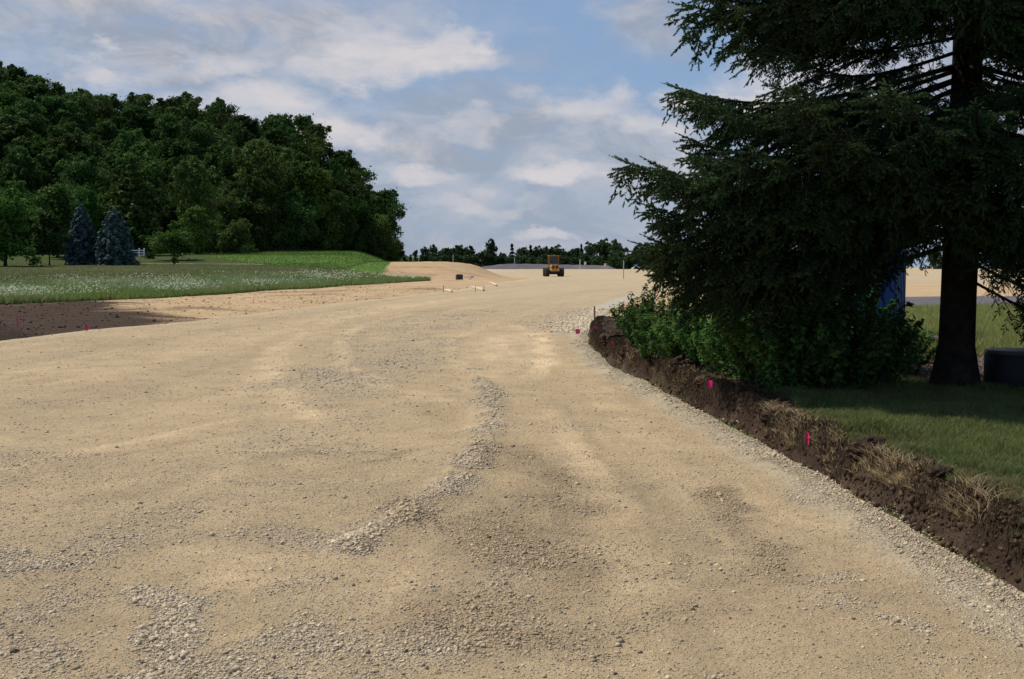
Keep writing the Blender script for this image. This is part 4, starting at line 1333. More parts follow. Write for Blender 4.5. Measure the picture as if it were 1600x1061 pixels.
def branch_mesh(L, seed, bare=.32, hang=.35, dens=1.0):
    """bough along +X, L metres, drooping and lifting at its tip"""
    random.seed(seed); nm = 14
    sag = random.uniform(.10, .16) * L; tipup = random.uniform(.05, .10) * L
    wob = random.uniform(-.08, .08) * L

    def axis(t):
        return Vector((L * t, wob * math.sin(t * 2.6), -sag * math.sin(t * math.pi * .62) * 1.0 + tipup * max(0, t - .55) ** 2 * 5))
    wood = MB()
    wood.tube([axis(i / nm) for i in range(nm + 1)], [.030 * (L / 3.5) * (1 - .86 * i / nm) + .003 for i in range(nm + 1)], 6)
    P0, DD, LL = [], [], []

    def twigs_on(pts, start, step, tl, droop):
        """twigs left and right along a polyline"""
        seglen = [(pts[i + 1] - pts[i]).length for i in range(len(pts) - 1)]; tot = sum(seglen); s = start * tot; side = 1
        while s < tot:
            a = s; i = 0
            while i < len(seglen) - 1 and a > seglen[i]: a -= seglen[i]; i += 1
            d = (pts[i + 1] - pts[i]).normalized(); p = pts[i] + d * min(a, seglen[i])
            lat = d.cross(Vector((0, 0, 1)))
            if lat.length < .1: lat = Vector((1, 0, 0))
            lat.normalize()
            v = (d * random.uniform(.6, 1.0) + lat * side * random.uniform(.5, .95) + Vector((0, 0, random.uniform(-droop, .25)))).normalized()
            ll = tl * random.uniform(.6, 1.2) * (1.1 - .35 * s / tot)
            P0.append(p); DD.append(v); LL.append(ll)
            if random.random() < .35:
                q = p + v * ll * .45; v2 = (v + lat * side * .7 + Vector((0, 0, random.uniform(-.5, .3)))).normalized()
                P0.append(q); DD.append(v2); LL.append(ll * .6)
            side = -side; s += step * random.uniform(.7, 1.3)
        d = (pts[-1] - pts[-2]).normalized(); P0.append(pts[-1]); DD.append(d); LL.append(tl * .9)
    # foliage along the outer axis itself
    ax = [axis(bare + (1 - bare) * i / 9) for i in range(10)]
    twigs_on(ax, .1, .03, .14, .25)
    t = .12; side = 1
    while t < .97:
        p = axis(t); d = (axis(min(1, t + .02)) - axis(t - .02)).normalized(); lat = d.cross(Vector((0, 0, 1))).normalized()
        l2 = (.95 * math.sin(math.pi * min(1, .12 + t * .86)) ** .8 + .10) * random.uniform(.7, 1.15) * (L / 3.6) ** .6
        if t < bare: l2 *= .75
        v = (d * random.uniform(.65, 1.0) + lat * side * random.uniform(.55, 1.0) + Vector((0, 0, random.uniform(-.1, .15)))).normalized()
        hg = hang * random.uniform(.4, 1.5)
        pts = [p + v * l2 * q + Vector((0, 0, -hg * l2 * q ** 1.6)) for q in (0, .25, .5, .75, 1)]
        wood.tube(pts, [.009, .007, .0055, .004, .0025], 4, False)
        if t > bare or random.random() < .35:
            twigs_on(pts, .12 if t > bare + .1 else .45, .030 / dens, .115, .55)
        elif random.random() < .9:
            for q in range(5):      # dead bare twiglets near the trunk
                a = pts[1 + q % 3]; e = a + Vector((random.uniform(-.2, .2), random.uniform(-.2, .2), random.uniform(-.3, .02)))
                wood.tube([a, e], [.0035, .0015], 3, False)
        # pendulous branchlets
        if t > bare * .8 and random.random() < .7:
            q = random.choice((1, 2, 3)); a = pts[q]; hl = random.uniform(.15, .42) * (hang / .35)
            pp = [a, a + Vector((random.uniform(-.05, .08), random.uniform(-.06, .06), -hl * .5)), a + Vector((random.uniform(-.05, .12), random.uniform(-.08, .08), -hl))]
            wood.tube(pp, [.004, .003, .002], 3, False); twigs_on(pp, .15, .05, .085, .9)
        side = -side; t += random.uniform(.012, .022) * 3.6 / L
    V, Fn = twig_proto_arrays(np.array(P0), np.array(DD), np.array(LL))
    wv = np.array(wood.V); wf3 = [f for f in wood.F if len(f) == 4]
    me = np_mesh('branch', np.concatenate([V, wv]), [Fn, np.array(wf3) + len(V)], M_NEEDLE)
    me.materials.append(M_TWIG)
    mi = np.zeros(len(Fn) + len(wf3), np.int32); mi[len(Fn):] = 1
    me.polygons.foreach_set('material_index', mi)
    return me


SPX, SPY = G(1493, 601, .38)


def big_spruce():
    z0 = hgt(SPX, SPY) - .06
    root = empty('spruce_tree', (SPX, SPY, z0), 0, 'big dark green spruce with drooping boughs filling the right of the photo', 'spruce')
    H = 14.5
    mb = MB(); n = 28; pts, rad = [], []
    for i in range(n):
        t = i / (n - 1); z = H * t
        pts.append((.04 * math.sin(t * 7), .03 * math.cos(t * 6), z)); rad.append(.19 * (1 - t) ** .85 + .01 + .10 * math.exp(-z / .16))
    mb.tube(pts, rad, 18)
    mb.V = [(x * (1 + .05 * math.sin(9 * math.atan2(y, x) + z * 1.5)), y * (1 + .05 * math.sin(9 * math.atan2(y, x) + z * 1.5)), z) for x, y, z in mb.V]
    mb.build('trunk', M_BARK, root, smooth=True)
    V = [branch_mesh(3.6, 101, .20, .36), branch_mesh(3.6, 102, .32, .30), branch_mesh(3.6, 103, .24, .38), branch_mesh(3.6, 104, .16, .40), branch_mesh(2.6, 105, .16, .36), branch_mesh(2.6, 106, .22, .38)]
    VL = [3.6, 3.6, 3.6, 3.6, 2.6, 2.6]
    random.seed(77)

    def bough(az, zt, L, k, pitch=0.0, roll=0.0):
        o = bpy.data.objects.new('branch', V[k]); s = L / VL[k]
        o.rotation_euler = (math.radians(roll), math.radians(pitch), math.radians(az)); o.scale = (s, s, s)
        o.location = (math.cos(math.radians(az)) * .05, math.sin(math.radians(az)) * .05, zt); link(o, root)
    # azimuth 180 = towards the road (left), 270 = towards the camera; pitch > 0 points down
    forced = [
        (176, 5.55, 2.9, 3, 4), (186, 5.2, 3.0, 0, 8), (195, 5.0, 3.05, 1, 7), (205, 4.95, 3.0, 3, 7), (180, 4.9, 3.1, 4, 8), (190, 4.8, 3.05, 2, 6),
        (198, 4.5, 2.9, 0, 6), (210, 4.55, 2.9, 3, 5), (184, 4.35, 2.5, 1, 5), (226, 4.6, 2.8, 3, 5), (222, 5.3, 3.0, 1, 4), (240, 5.2, 2.7, 3, 4), (244, 4.5, 2.5, 4, 4), (262, 5.3, 2.3, 4, 6),
        (258, 4.7, 2.3, 5, 5), (272, 4.3, 2.2, 4, 5), (290, 4.7, 2.5, 4, 6), (232, 4.05, 2.0, 1, 2), (212, 3.9, 2.3, 1, 2),
        (172, 3.55, 2.9, 3, 2), (184, 3.6, 3.2, 0, 1), (194, 3.45, 3.2, 3, 2), (204, 3.35, 3.2, 2, 3),
        (178, 3.15, 3.0, 3, 3), (188, 3.0, 3.1, 2, 3), (198, 2.9, 3.1, 3, 4), (183, 2.6, 3.72, 0, -3), (192, 2.60, 3.55, 3, -1), (202, 2.6, 3.3, 3, 1),
        (176, 2.45, 3.4, 2, 2), (208, 2.8, 3.3, 2, 1), (186, 2.3, 3.4, 2, 2), (196, 2.5, 3.3, 3, 1), (174, 2.1, 3.5, 2, 3),
        (182, 2.0, 3.4, 3, 2), (188, 2.1, 3.3, 3, 4), (178, 1.8, 3.35, 3, 1), (172, 1.65, 3.3, 3, 1),
        (214, 2.8, 3.2, 3, 2), (214, 3.45, 3.1, 0, 3), (222, 3.2, 3.2, 3, 2), (226, 2.9, 3.0, 0, 2),
        (236, 3.25, 3.0, 3, 2), (240, 2.9, 2.8, 0, 2), (250, 3.1, 2.7, 3, 3), (258, 2.7, 2.4, 4, 3), (272, 2.55, 2.2, 4, 4),
        (264, 3.45, 2.3, 4, 5), (280, 3.6, 2.4, 5, 5), (286, 2.75, 2.4, 4, 4), (276, 3.1, 2.3, 5, 5),
        (300, 3.9, 2.6, 3, 5), (302, 2.6, 2.8, 4, 3), (318, 2.45, 3.0, 0, 4), (350, 2.0, 3.2, 2, 8), (304, 3.45, 2.8, 3, 5),
        (326, 3.6, 3.1, 0, 5), (342, 3.9, 3.2, 3, 6), (314, 4.5, 3.0, 3, 8), (330, 4.8, 3.1, 3, 6), (346, 4.5, 3.1, 2, 5), (320, 4.1, 3.0, 3, 6),
        (12, 1.5, 2.0, 5, 12), (350, 1.3, 1.8, 5, 14), (268, 2.25, 2.0, 4, 3), (282, 2.3, 2.0, 5, 3), (295, 2.2, 2.3, 4, 3), (250, 2.4, 2.2, 5, 3), (236, 2.65, 2.4, 4, 2), (308, 2.3, 2.5, 4, 5), (325, 2.05, 2.7, 2, 8), (222, 2.7, 2.4, 4, 1), (256, 2.1, 1.5, 4, 3), (300, 1.9, 1.6, 5, 6), (266, 1.85, 1.5, 4, 2), (283, 1.85, 1.8, 5, 2), (300, 1.8, 2.2, 4, 4), (316, 1.8, 2.4, 0, 6), (336, 1.75, 2.6, 2, 8), (322, 2.6, 2.9, 3, 4), (352, 2.5, 3.0, 0, 4), (248, 2.0, 1.7, 5, 1), (236, 2.15, 1.9, 4, 0), (340, 2.2, 3.0, 3, 4), (2, 2.3, 2.8, 2, 6), (310, 2.0, 2.2, 4, 2), (150, 2.2, 2.6, 3, 3), (163, 1.95, 2.7, 3, 1), (138, 2.45, 2.6, 3, 4), (30, 2.3, 2.8, 2, 6), (214, 2.2, 1.8, 4, -2), (204, 3.75, 2.4, 3, 1), (270, 4.9, 2.4, 4, 6), (284, 5.2, 2.4, 5, 7), (296, 4.2, 2.5, 4, 6), (256, 4.35, 2.3, 5, 6), (278, 4.0, 2.2, 4, 6), (338, 5.4, 3.0, 1, 6), (305, 5.3, 2.8, 3, 6), (336, 3.0, 3.1, 3, 4),
        (166, 4.3, 2.2, 1, 2), (10, 4.2, 2.6, 3, 4), (6, 3.3, 2.6, 1, 4),
    ]
    for f in forced: bough(f[0], f[1], f[2], f[3], f[4], random.uniform(-8, 8))
    # the far side and the crown above the picture
    z = 2.75; cnt = 0
    while z < 9.9 and cnt < 18:
        for j in range((0 if 3.2 < z < 4.5 else 2) if z < 5.2 else 4):
            az = random.uniform(15, 165) if z < 5.2 else j * 72 + z * 47 + random.uniform(-14, 14)
            L = 3.5 * (1 - max(0, z - 4.0) / 11.5) * random.uniform(.85, 1.08)
            bough(az, z + random.uniform(-.1, .1), L, random.choice((0, 1, 2, 3)), random.uniform(3, 11), random.uniform(-8, 8)); cnt += 1
        z += .9 if z < 5.2 else .95
    Vv, Fq = conifer_mesh(5.2, 1.9, 0, 6000, .20, droop=.2, tiers=12)
    Vv[:, 2] += 9.4
    ob('treetop', np_mesh('treetop', Vv, [Fq], M_NEEDLE), root)


big_spruce()


# ------------------------------------------------------------------ undergrowth beneath the spruce
def shrub_mesh(h, r, n, leaf, seed):
    random.seed(seed); mb = MB(); P, N = [], []
    ns = 22
    for i in range(ns):
        a = random.uniform(0, 6.283); rr = r * random.uniform(.1, .95); hh = h * (1 - .45 * (rr / r) ** 2) * random.uniform(.7, 1.1)
        x0, y0 = math.cos(a) * rr * .35, math.sin(a) * rr * .35; x1, y1 = math.cos(a) * rr, math.sin(a) * rr
        pts = [Vector((x0 + (x1 - x0) * t ** 1.4, y0 + (y1 - y0) * t ** 1.4, hh * t)) for t in (0, .35, .7, 1)]
        mb.tube(pts, [.006, .005, .0035, .002], 4, False)
        m = n // ns
        t = rng.random(m) ** .55
        px = x0 + (x1 - x0) * t ** 1.4; py = y0 + (y1 - y0) * t ** 1.4
        off = rng.normal(0, 1, (m, 3)); off /= np.linalg.norm(off, axis=1, keepdims=True)
        off *= (leaf * rng.uniform(.6, 2.2, m))[:, None]
        P.append(np.stack([px, py, hh * t], 1) + off)
        nn = off / leaf * .5 + rng.normal(0, .35, (m, 3)); nn[:, 2] += .9; N.append(nn)
    P = np.concatenate(P); N = np.concatenate(N); N /= np.linalg.norm(N, axis=1, keepdims=True); P[:, 2] = np.maximum(P[:, 2], .02)
    V, Fq = leaf_quads(P, N, leaf * rng.uniform(.6, 1.25, len(P)), 1.9)
    return mb, V, Fq


def undergrowth():
    grp = 'leafy weeds and shrubs under the big spruce'; lab = 'leafy green weed shrub growing under the big spruce'
    protos = []
    for i, (h, r, n, lf) in enumerate([(.95, .65, 3200, .036), (.8, .7, 2900, .040), (.7, .6, 3000, .030), (1.15, .55, 3200, .034)]):
        root = empty('leafy_shrub', (0, 0, 0), 0, lab, 'shrub', grp)
        mb, V, Fq = shrub_mesh(h, r, n, lf, 300 + i)
        mb.build('stem', M_BARKL, root); ob('foliage', np_mesh('foliage', V, [Fq], M_SHRUB), root); protos.append(root)
    spots = [(1000, 545, 22, 1.0, 0), (1020, 560, 20.5, 1.0, 1), (1045, 560, 19.5, .95, 3), (1015, 575, 19, .75, 2), (1075, 565, 18, 1.0, 0), (1100, 575, 17, .85, 1),
             (1135, 575, 16.5, .9, 2), (1165, 585, 15.5, .8, 0), (1185, 560, 18, 1.2, 3), (1215, 580, 16, 1.1, 0), (1240, 560, 18, 1.25, 3), (1250, 590, 15, .8, 1),
             (1280, 580, 16, 1.0, 0), (1300, 560, 18.5, 1.1, 3), (1310, 592, 14.7, .75, 2), (1345, 580, 16, .9, 1), (1370, 590, 15, .75, 0), (1400, 590, 14.8, .65, 2),
             (1420, 580, 16, .8, 1), (1200, 590, 12.9, 1.0, 3), (1235, 590, 12.5, 1.1, 0), (1275, 590, 12.7, 1.1, 3), (1315, 590, 12.4, 1.15, 1), (1350, 590, 12.8, 1.05, 3), (1385, 590, 12.9, .75, 0), (1415, 590, 14.4, .75, 2), (1160, 590, 13.4, .85, 0), (1120, 580, 14.6, .8, 3), (1260, 570, 16.5, 1.4, 3), (1340, 570, 17, 1.35, 3), (1200, 565, 17.5, 1.3, 0), (1190, 597, 14.2, .6, 2), (1150, 598, 15, .5, 1), (1225, 602, 13.8, .5, 2), (1340, 600, 14.0, .45, 2), (1060, 590, 17.5, .5, 1),
             (1550, 470, 30, .01, 0)][:-1]
    used = set()
    spots = [(u, v, y - (1.6 if u < 1260 and y > 15 else 0), s, k) for u, v, y, s, k in spots]
    for u, v, y, s, k in spots:
        x = XY(u, y); loc = (x, y, hgt(x, y) - .02)
        if k not in used:
            used.add(k); o = protos[k]; o.location = loc; o.scale = (s, s, s); o.rotation_euler[2] = random.uniform(0, 6)
        else: copy_thing(protos[k], loc, random.uniform(0, 6), (s * random.uniform(.9, 1.15),) * 2 + (s,))
    # wood chips
    n = 9000
    a = rng.uniform(0, 6.283, n); r = 2.3 * rng.random(n) ** .5
    x = 6.2 + np.cos(a) * r; y = 15.6 + np.sin(a) * r / .9
    P = np.stack([x, y, height(x, y) + .012], 1); N = rng.normal(0, .35, (n, 3)); N[:, 2] += 1; N /= np.linalg.norm(N, axis=1, keepdims=True)
    V, Fq = leaf_quads(P, N, rng.uniform(.012, .03, n), 2.5)
    c = np.repeat(np.array([.13, .095, .08])[None] * rng.uniform(.4, 1.6, (n, 1)), 4, 0)
    tag(ob('wood_chips', np_mesh('wood_chips', V, [Fq], M_SOILC, c)), 'reddish brown wood chips spread on the ground around the spruce trunk', 'wood chips', kind='stuff')


undergrowth()

# ------------------------------------------------------------------ built things
M_YEL = mat_simple('yellow_paint', (.46, .225, .03), .5, .25, 3, .4)
M_YELD = mat_simple('worn_yellow_paint', (.30, .145, .025), .6, .35, 5, .3)
M_TYRE = mat_simple('tyre_rubber', (.028, .026, .025), .9, .35, 5, .2, 0, .01, 20)
M_DARK = mat_simple('dark_steel', (.03, .028, .027), .6, .3, 5, .3)
M_GLASS = mat_simple('cab_glass', (.02, .035, .03), .08, .1, 2, .6)
M_WHITE = mat_simple('white_paint', (.72, .72, .70), .6, .08, 4, .3)
M_PINK = mat_simple('pink_plastic', (.85, .035, .22), .5, .08, 4, .3)
M_WIRE = mat_simple('flag_wire', (.10, .08, .07), .5, .2, 10, .4)
M_STAKE = mat_simple('stake_wood', (.20, .12, .07), .9, .3, 15, .1)
M_LATH = mat_simple('pale_lath', (.62, .52, .38), .8, .2, 8, .2)
M_BLUEP = mat_simple('blue_plastic', (.012, .055, .21), .55, .2, 1.5, .3)
M_CONC = mat_simple('dark_concrete', (.06, .055, .055), .9, .3, 5, .1, 0, .01, 20)
M_ASPH = mat_simple('grey_asphalt', (.115, .105, .115), .95, .25, .3, .1, 0, .03, 6)
M_BIN = mat_simple('black_bin', (.012, .012, .013), .6, .3, 4, .3)
M_BIN2 = mat_simple('worn_plastic_rim', (.07, .06, .055), .7, .3, 4, .3)
M_TIMB = mat_simple('weathered_timber', (.10, .075, .065), .9, .3, 6, .1, 0, .01, 30)
M_GRAV2 = mat_simple('pale_gravel', (.46, .38, .27), .95, .15, .8, .1, 0, .03, 8)
M_METAL = mat_simple('galvanised_pipe', (.45, .45, .46), .4, .15, 6, .5, .6)


def grader():
    y = 180.0; x = XY(864.5, y)
    root = empty('road_grader', (x, y, hgt(x, y)), math.radians(4), 'yellow-orange wheeled earthmover with black tyres parked far up the dirt road', 'construction vehicle')

    def wheel(cx, cy, r, w):
        n = 32; pr = [(-w / 2, r * .55), (-w / 2, r * .9), (-w * .38, r), (w * .38, r), (w / 2, r * .9), (w / 2, r * .55)]
        mb = MB(); b = 0
        for xx, rr in pr:
            for i in range(n):
                a = 2 * math.pi * i / n; k = rr * (1.0 if rr < r * .95 else (1.0 if i % 2 else .965))
                mb.V.append((xx, math.cos(a) * k, math.sin(a) * k))
        for j in range(len(pr) - 1):
            for i in range(n): mb.F.append((j * n + i, j * n + (i + 1) % n, (j + 1) * n + (i + 1) % n, (j + 1) * n + i))
        w_o = ob('wheel', None, root, (cx, cy, r)) if False else empty('wheel', (cx, cy, r))
        w_o.parent = root
        mb.build('tyre', M_TYRE, w_o, smooth=True)
        MB().tube([(-w * .44, 0, 0), (w * .44, 0, 0)], r * .56, 24).build('rim', M_YELD, w_o, smooth=True)
        return w_o
    for sx in (-1, 1):
        for cy in (-1.6, 1.5): wheel(sx * 1.13, cy, .70, .64)
    MB().box((0, 0, .85), (1.3, 4.6, .5), bev=.06).build('frame', M_DARK, root)
    MB().box((0, -1.6, .68), (1.7, .3, .28), bev=.04).box((0, 1.5, .68), (1.7, .3, .28), bev=.04).build('axle', M_DARK, root)
    body = MB().box((0, -1.75, 1.42), (1.25, 1.7, .78), bev=.1).box((0, -2.2, 1.0), (1.45, .6, .35), bev=.06)
    bd = body.build('engine_hood', M_YEL, root)
    MB().box((-.27, -2.62, 1.50), (.34, .05, .5), bev=.02).box((.27, -2.62, 1.50), (.34, .05, .5), bev=.02).build('grille', M_DARK, bd)
    for sx in (-1, 1):
        MB().box((sx * .52, -2.56, 1.05), (.16, .08, .14), bev=.02).build('headlight', M_WHITE, root)
    cab = MB()
    for sx in (-.72, .72):
        for sy in (-.75, .65): cab.box((sx, sy, 2.3), (.12, .12, 1.75), bev=.02)
    cab.box((0, -.05, 3.2), (1.7, 1.75, .14), bev=.04).box((0, -.05, 1.5), (1.6, 1.6, .25), bev=.04).box((0, -.76, 1.95), (1.34, .07, .14), bev=.02)
    cb = cab.build('cab_frame', M_YELD, root)
    MB().box((0, -.02, 2.55), (1.3, 1.28, 1.12), bev=.03).build('cab_window', M_GLASS, cb)
    MB().tube([(.1, -.4, 3.27), (.1, -.4, 3.45)], [.08, .06], 12).build('beacon', M_YEL, root, smooth=True)
    MB().tube([(-.38, -1.4, 1.75), (-.38, -1.4, 2.35)], .055, 10).build('exhaust_pipe', M_DARK, root, smooth=True)
    MB().box((0, .1, .55), (2.0, .12, .42), bev=.03).build('blade', M_DARK, root)
    for sx in (-1, 1):
        MB().tube([(sx * .62, -1.2, 1.2), (sx * .78, -.8, 1.9)], .05, 8).build('handrail', M_YEL, root, smooth=True)
    MB().box((-.86, -.55, 1.25), (.3, .5, .6), bev=.04).build('step_box', M_YELD, root)


grader()


def flag(u, v, z, h, size, label, tilt=(0, 0), crumple=False):
    """marking flag; (u, v) = middle of the flag in the photograph, z the height of that middle"""
    x, y = on_ray(u, v, h); zb = hgt(x, y); z = zb + h
    root = empty('marking_flag', (x, y, zb), random.uniform(-.4, .4), label, 'marking flag', 'pink marking flags')
    hh = max(z - zb + size * .6, size)
    tp = Vector((tilt[0], tilt[1], hh))
    MB().tube([(0, 0, -.05), tp * .5, tp], .0018 * (1 + y / 12), 5).build('wire', M_WIRE, root)
    n = 7; mb = MB(); w = size * .85; V = []; th = .001
    for side in (-1, 1):
        for i in range(n):
            for j in (0, 1):
                t = i / (n - 1)
                yy = .16 * w * math.sin(t * 5) + side * th
                V.append((tp.x + w * t * (.35 if crumple else 1), tp.y + yy, hh - size * j - (.25 * size * t if crumple else .05 * size * t)))
    fs = []
    m = 2 * n
    for i in range(n - 1):
        fs += [(2 * i, 2 * i + 1, 2 * i + 3, 2 * i + 2), (m + 2 * i, m + 2 * i + 2, m + 2 * i + 3, m + 2 * i + 1), (2 * i, 2 * i + 2, m + 2 * i + 2, m + 2 * i), (2 * i + 1, m + 2 * i + 1, m + 2 * i + 3, 2 * i + 3)]
    fs += [(0, m, m + 1, 1), (2 * n - 2, 2 * n - 1, m + 2 * n - 1, m + 2 * n - 2)]
    mb.add(V, fs).build('pennant', M_PINK, root)


flag(1104, 601, .52, .24, .085, 'pink marking flag standing among the weeds at the top of the cut bank')
flag(1259, 690, .46, .17, .095, 'pink marking flag seen edge-on, the nearest one along the cut bank', crumple=True)
flag(955, 546, .25, .13, .13, 'crumpled pink flag halfway down the far end of the cut bank', crumple=True)
flag(928, 518, .33, .13, .10, 'small pink flag on top of the far corner of the cut bank')
flag(900, 519, .06, .05, .12, 'faded pink flag lying in the white rocks at the road edge')
flag(27, 501, .35, .12, .17, 'pink flag farthest left in the dark topsoil', crumple=True)
flag(134, 511, .2, .12, .17, 'pink flag in the dark topsoil close to the left edge of the dirt road', crumple=True)


def stake(u, v0, v1, label, r=.018):
    x, y = G(u, v1, .03); h = (v1 - v0) / F * y
    mb = MB().box((0, 0, h / 2 - .05), (r * 2, r * 1.2, h + .1), Matrix.Rotation(random.uniform(-.04, .04), 3, 'Y'), bev=.003)
    tag(mb.build('survey_stake', M_STAKE, None, (x, y, hgt(x, y)), random.uniform(0, 3)), label, 'stake', 'wooden survey stakes')


stake(929, 478, 511, 'tall thin wooden stake in the white rocks beyond the cut bank')
stake(693, 445, 456, 'short dark stake left of the pale boards on the sandy verge')
stake(743, 446, 455, 'short dark stake at the right end of the middle pale board')
stake(756, 446, 455, 'short dark stake just right of the middle pale board')


def lath(u0, v0, u1, v1, label):
    a = G(u0, v0, .06); b = G(u1, v1, .06)
    L = math.hypot(b[0] - a[0], b[1] - a[1]); rz = math.atan2(b[1] - a[1], b[0] - a[0]); cx, cy = (a[0] + b[0]) / 2, (a[1] + b[1]) / 2
    z = max(hgt(cx, cy), hgt(*a), hgt(*b))
    mb = MB().box((0, 0, .05), (L, .16, .10), bev=.02).box((L * .1, .02, .12), (L * .6, .10, .05), bev=.01)
    tag(mb.build('loose_board', M_LATH, None, (cx, cy, z), rz), label, 'board', 'pale boards lying on the sandy verge')


lath(695, 452.5, 706, 455.5, 'left one of three pale boards lying on the sandy verge')
lath(737, 448, 756, 452.8, 'middle one of three pale boards lying on the sandy verge')
lath(766, 442, 776, 446.2, 'right one of three pale boards lying on the sandy verge')


def culvert():
    x, y = G(718, 437.5, .1); z = hgt(x, y)
    root = empty('culvert_inlet', (x, y, z), math.radians(8), 'dark square culvert inlet at the right tip of the meadow', 'culvert')
    MB().box((0, 0, .28), (.72, .6, .62), bev=.03).build('box', M_CONC, root)
    MB().box((-.42, 0, .3), (.08, .6, .66), bev=.02).build('side_plate', M_METAL, root)
    MB().box((0, 0, .62), (.6, .5, .05), bev=.01).build('grate', M_DARK, root)
    mb = MB(); x1, y1 = G(738, 432.5, .35)
    tag(MB().tube([(0, 0, .3), (x1 - x, y1 - y + 1, .38)], .05, 8).build('drain_pipe', M_METAL, None, (x + .6, y, z)), 'thin grey pipe running right from the culvert inlet', 'pipe')


culvert()


def white_fence():
    y = 176.0; xa, xb = XY(207, y), XY(227, y); z = hgt(xb, y)
    root = empty('rail_fence', (xb, y, z), 0, 'short white three-rail fence behind the blue spruces', 'fence')
    L = xb - xa + 3.2
    for px in (0, -.75, -1.0 - 1.4, -4.4):
        MB().box((px, 0, .62), (.14, .14, 1.3), bev=.02).add([(px - .09, -.09, 1.28), (px + .09, -.09, 1.28), (px + .09, .09, 1.28), (px - .09, .09, 1.28), (px, 0, 1.38)], [(0, 1, 4), (1, 2, 4), (2, 3, 4), (3, 0, 4)]).build('post', M_WHITE, root)
    for zz in (.32, .68, 1.04):
        MB().box((-L / 2 + .1, -.09, zz), (L, .04, .15), bev=.01).build('rail', M_WHITE, root)


white_fence()


def blue_booth():
    y = 21.5; x = XY(1352, y); z = hgt(x, y)
    root = empty('portable_toilet', (x, y, z), math.radians(-28), 'blue plastic booth half hidden behind the big spruce', 'booth')
    MB().box((0, 0, .06), (1.3, 1.3, .12), bev=.02).build('skid_base', M_DARK, root)
    w = MB().box((0, 0, 1.12), (1.22, 1.22, 2.0), bev=.05)
    for k in range(7):
        w.box((-.5 + k * .165, .62, 1.1), (.05, .03, 1.8)); w.box((.62, -.5 + k * .165, 1.1), (.03, .05, 1.8)); w.box((-.62, -.5 + k * .165, 1.1), (.03, .05, 1.8))
    w.build('wall', M_BLUEP, root)
    rf = MB(); a = .68
    rf.add([(-a, -a, 2.12), (a, -a, 2.12), (a, a, 2.12), (-a, a, 2.12), (-a, -a, 2.18), (a, -a, 2.18), (a, a, 2.18), (-a, a, 2.18), (-.35, -.2, 2.38), (.35, -.2, 2.38), (.35, .2, 2.38), (-.35, .2, 2.38)],
           [(3, 2, 1, 0), (0, 1, 5, 4), (1, 2, 6, 5), (2, 3, 7, 6), (3, 0, 4, 7), (4, 5, 9, 8), (5, 6, 10, 9), (6, 7, 11, 10), (7, 4, 8, 11), (8, 9, 10, 11)])
    rf.build('roof', M_BLUEP, root)
    dr = MB().box((0, -.63, 1.1), (.86, .04, 1.85), bev=.01).build('door', M_BLUEP, root)
    MB().box((-.22, -.66, 1.32), (.30, .02, .42), bev=.005).build('notice_panel', M_WHITE, dr)
    MB().box((.30, -.67, 1.05), (.05, .05, .2), bev=.01).build('handle', M_DARK, dr)
    MB().tube([(-.45, .45, 2.1), (-.45, .45, 2.75)], .05, 12).build('vent_pipe', M_BLUEP, root, smooth=True)


blue_booth()


def yard_things():
    # white leaning pipe, thin white post, hoop
    a = Vector((XY(1326, 20), 20, 1.25)); b = Vector((XY(1344, 20), 20, .68))
    mb = MB().tube([Vector((XY(1327, 20), 20, 1.36)), Vector((XY(1331, 20), 20, 1.25)), Vector((XY(1343, 20), 20, .6)), Vector((XY(1346, 20), 20, .35))], .055, 10)
    tag(mb.build('leaning_pipe', M_WHITE, smooth=True), 'white pipe leaning left of the blue booth', 'pipe')
    x = XY(1368, 19.4)
    root = empty('thin_post', (x, 19.4, hgt(x, 19.4)), 0, 'thin white post with a splayed foot in front of the blue booth', 'post')
    MB().tube([(0, 0, .4), (0, 0, 1.05)], .014, 8).build('pole', M_WHITE, root)
    MB().box((-.08, 0, .40), (.26, .12, .03), bev=.01).build('foot', M_WHITE, root)
    x = XY(1430, 18.3); z = hgt(x, 18.3)
    pts = [(0, 0, -.05), (0, 0, .10)] + [(-.14 + .14 * math.cos(t), 0, .10 + .14 * math.sin(t)) for t in (.4, .8, 1.2, 1.57)] + [(-.5, 0, .25)]
    tag(MB().tube(pts, .022, 10).build('bent_pipe', M_WHITE, None, (x, 18.3, z), smooth=True), 'bent white pipe coming out of the weeds left of the spruce trunk', 'pipe')
    # timber edging behind the chips
    x0, x1 = XY(1415, 19), XY(1475, 19); z = hgt(x0, 19)
    tag(MB().box((0, 0, .07), (x1 - x0 + 1.4, .14, .2), bev=.015).box((0, .2, .16), (x1 - x0 + 1.4, .26, .04), bev=.01).build('timber_edging', M_TIMB, None, ((x0 + x1) / 2 - .3, 19, z)), 'low brown timber edging behind the spruce trunk', 'edging')
    # squat black bin at the right edge
    y = 12.8; x = XY(1592, y); z = hgt(x, y)
    root = empty('round_planter', (x, y, z), 0, 'squat black tub with a worn rim at the right edge beyond the spruce trunk', 'tub')
    MB().tube([(0, 0, -.03), (0, 0, .06), (0, 0, .36), (0, 0, .40)], [.33, .345, .345, .32], 40).build('tub', M_BIN, root, smooth=True)
    MB().tube([(0, 0, .385), (0, 0, .425)], [.345, .335], 40).build('rim', M_BIN2, root, smooth=True)


yard_things()


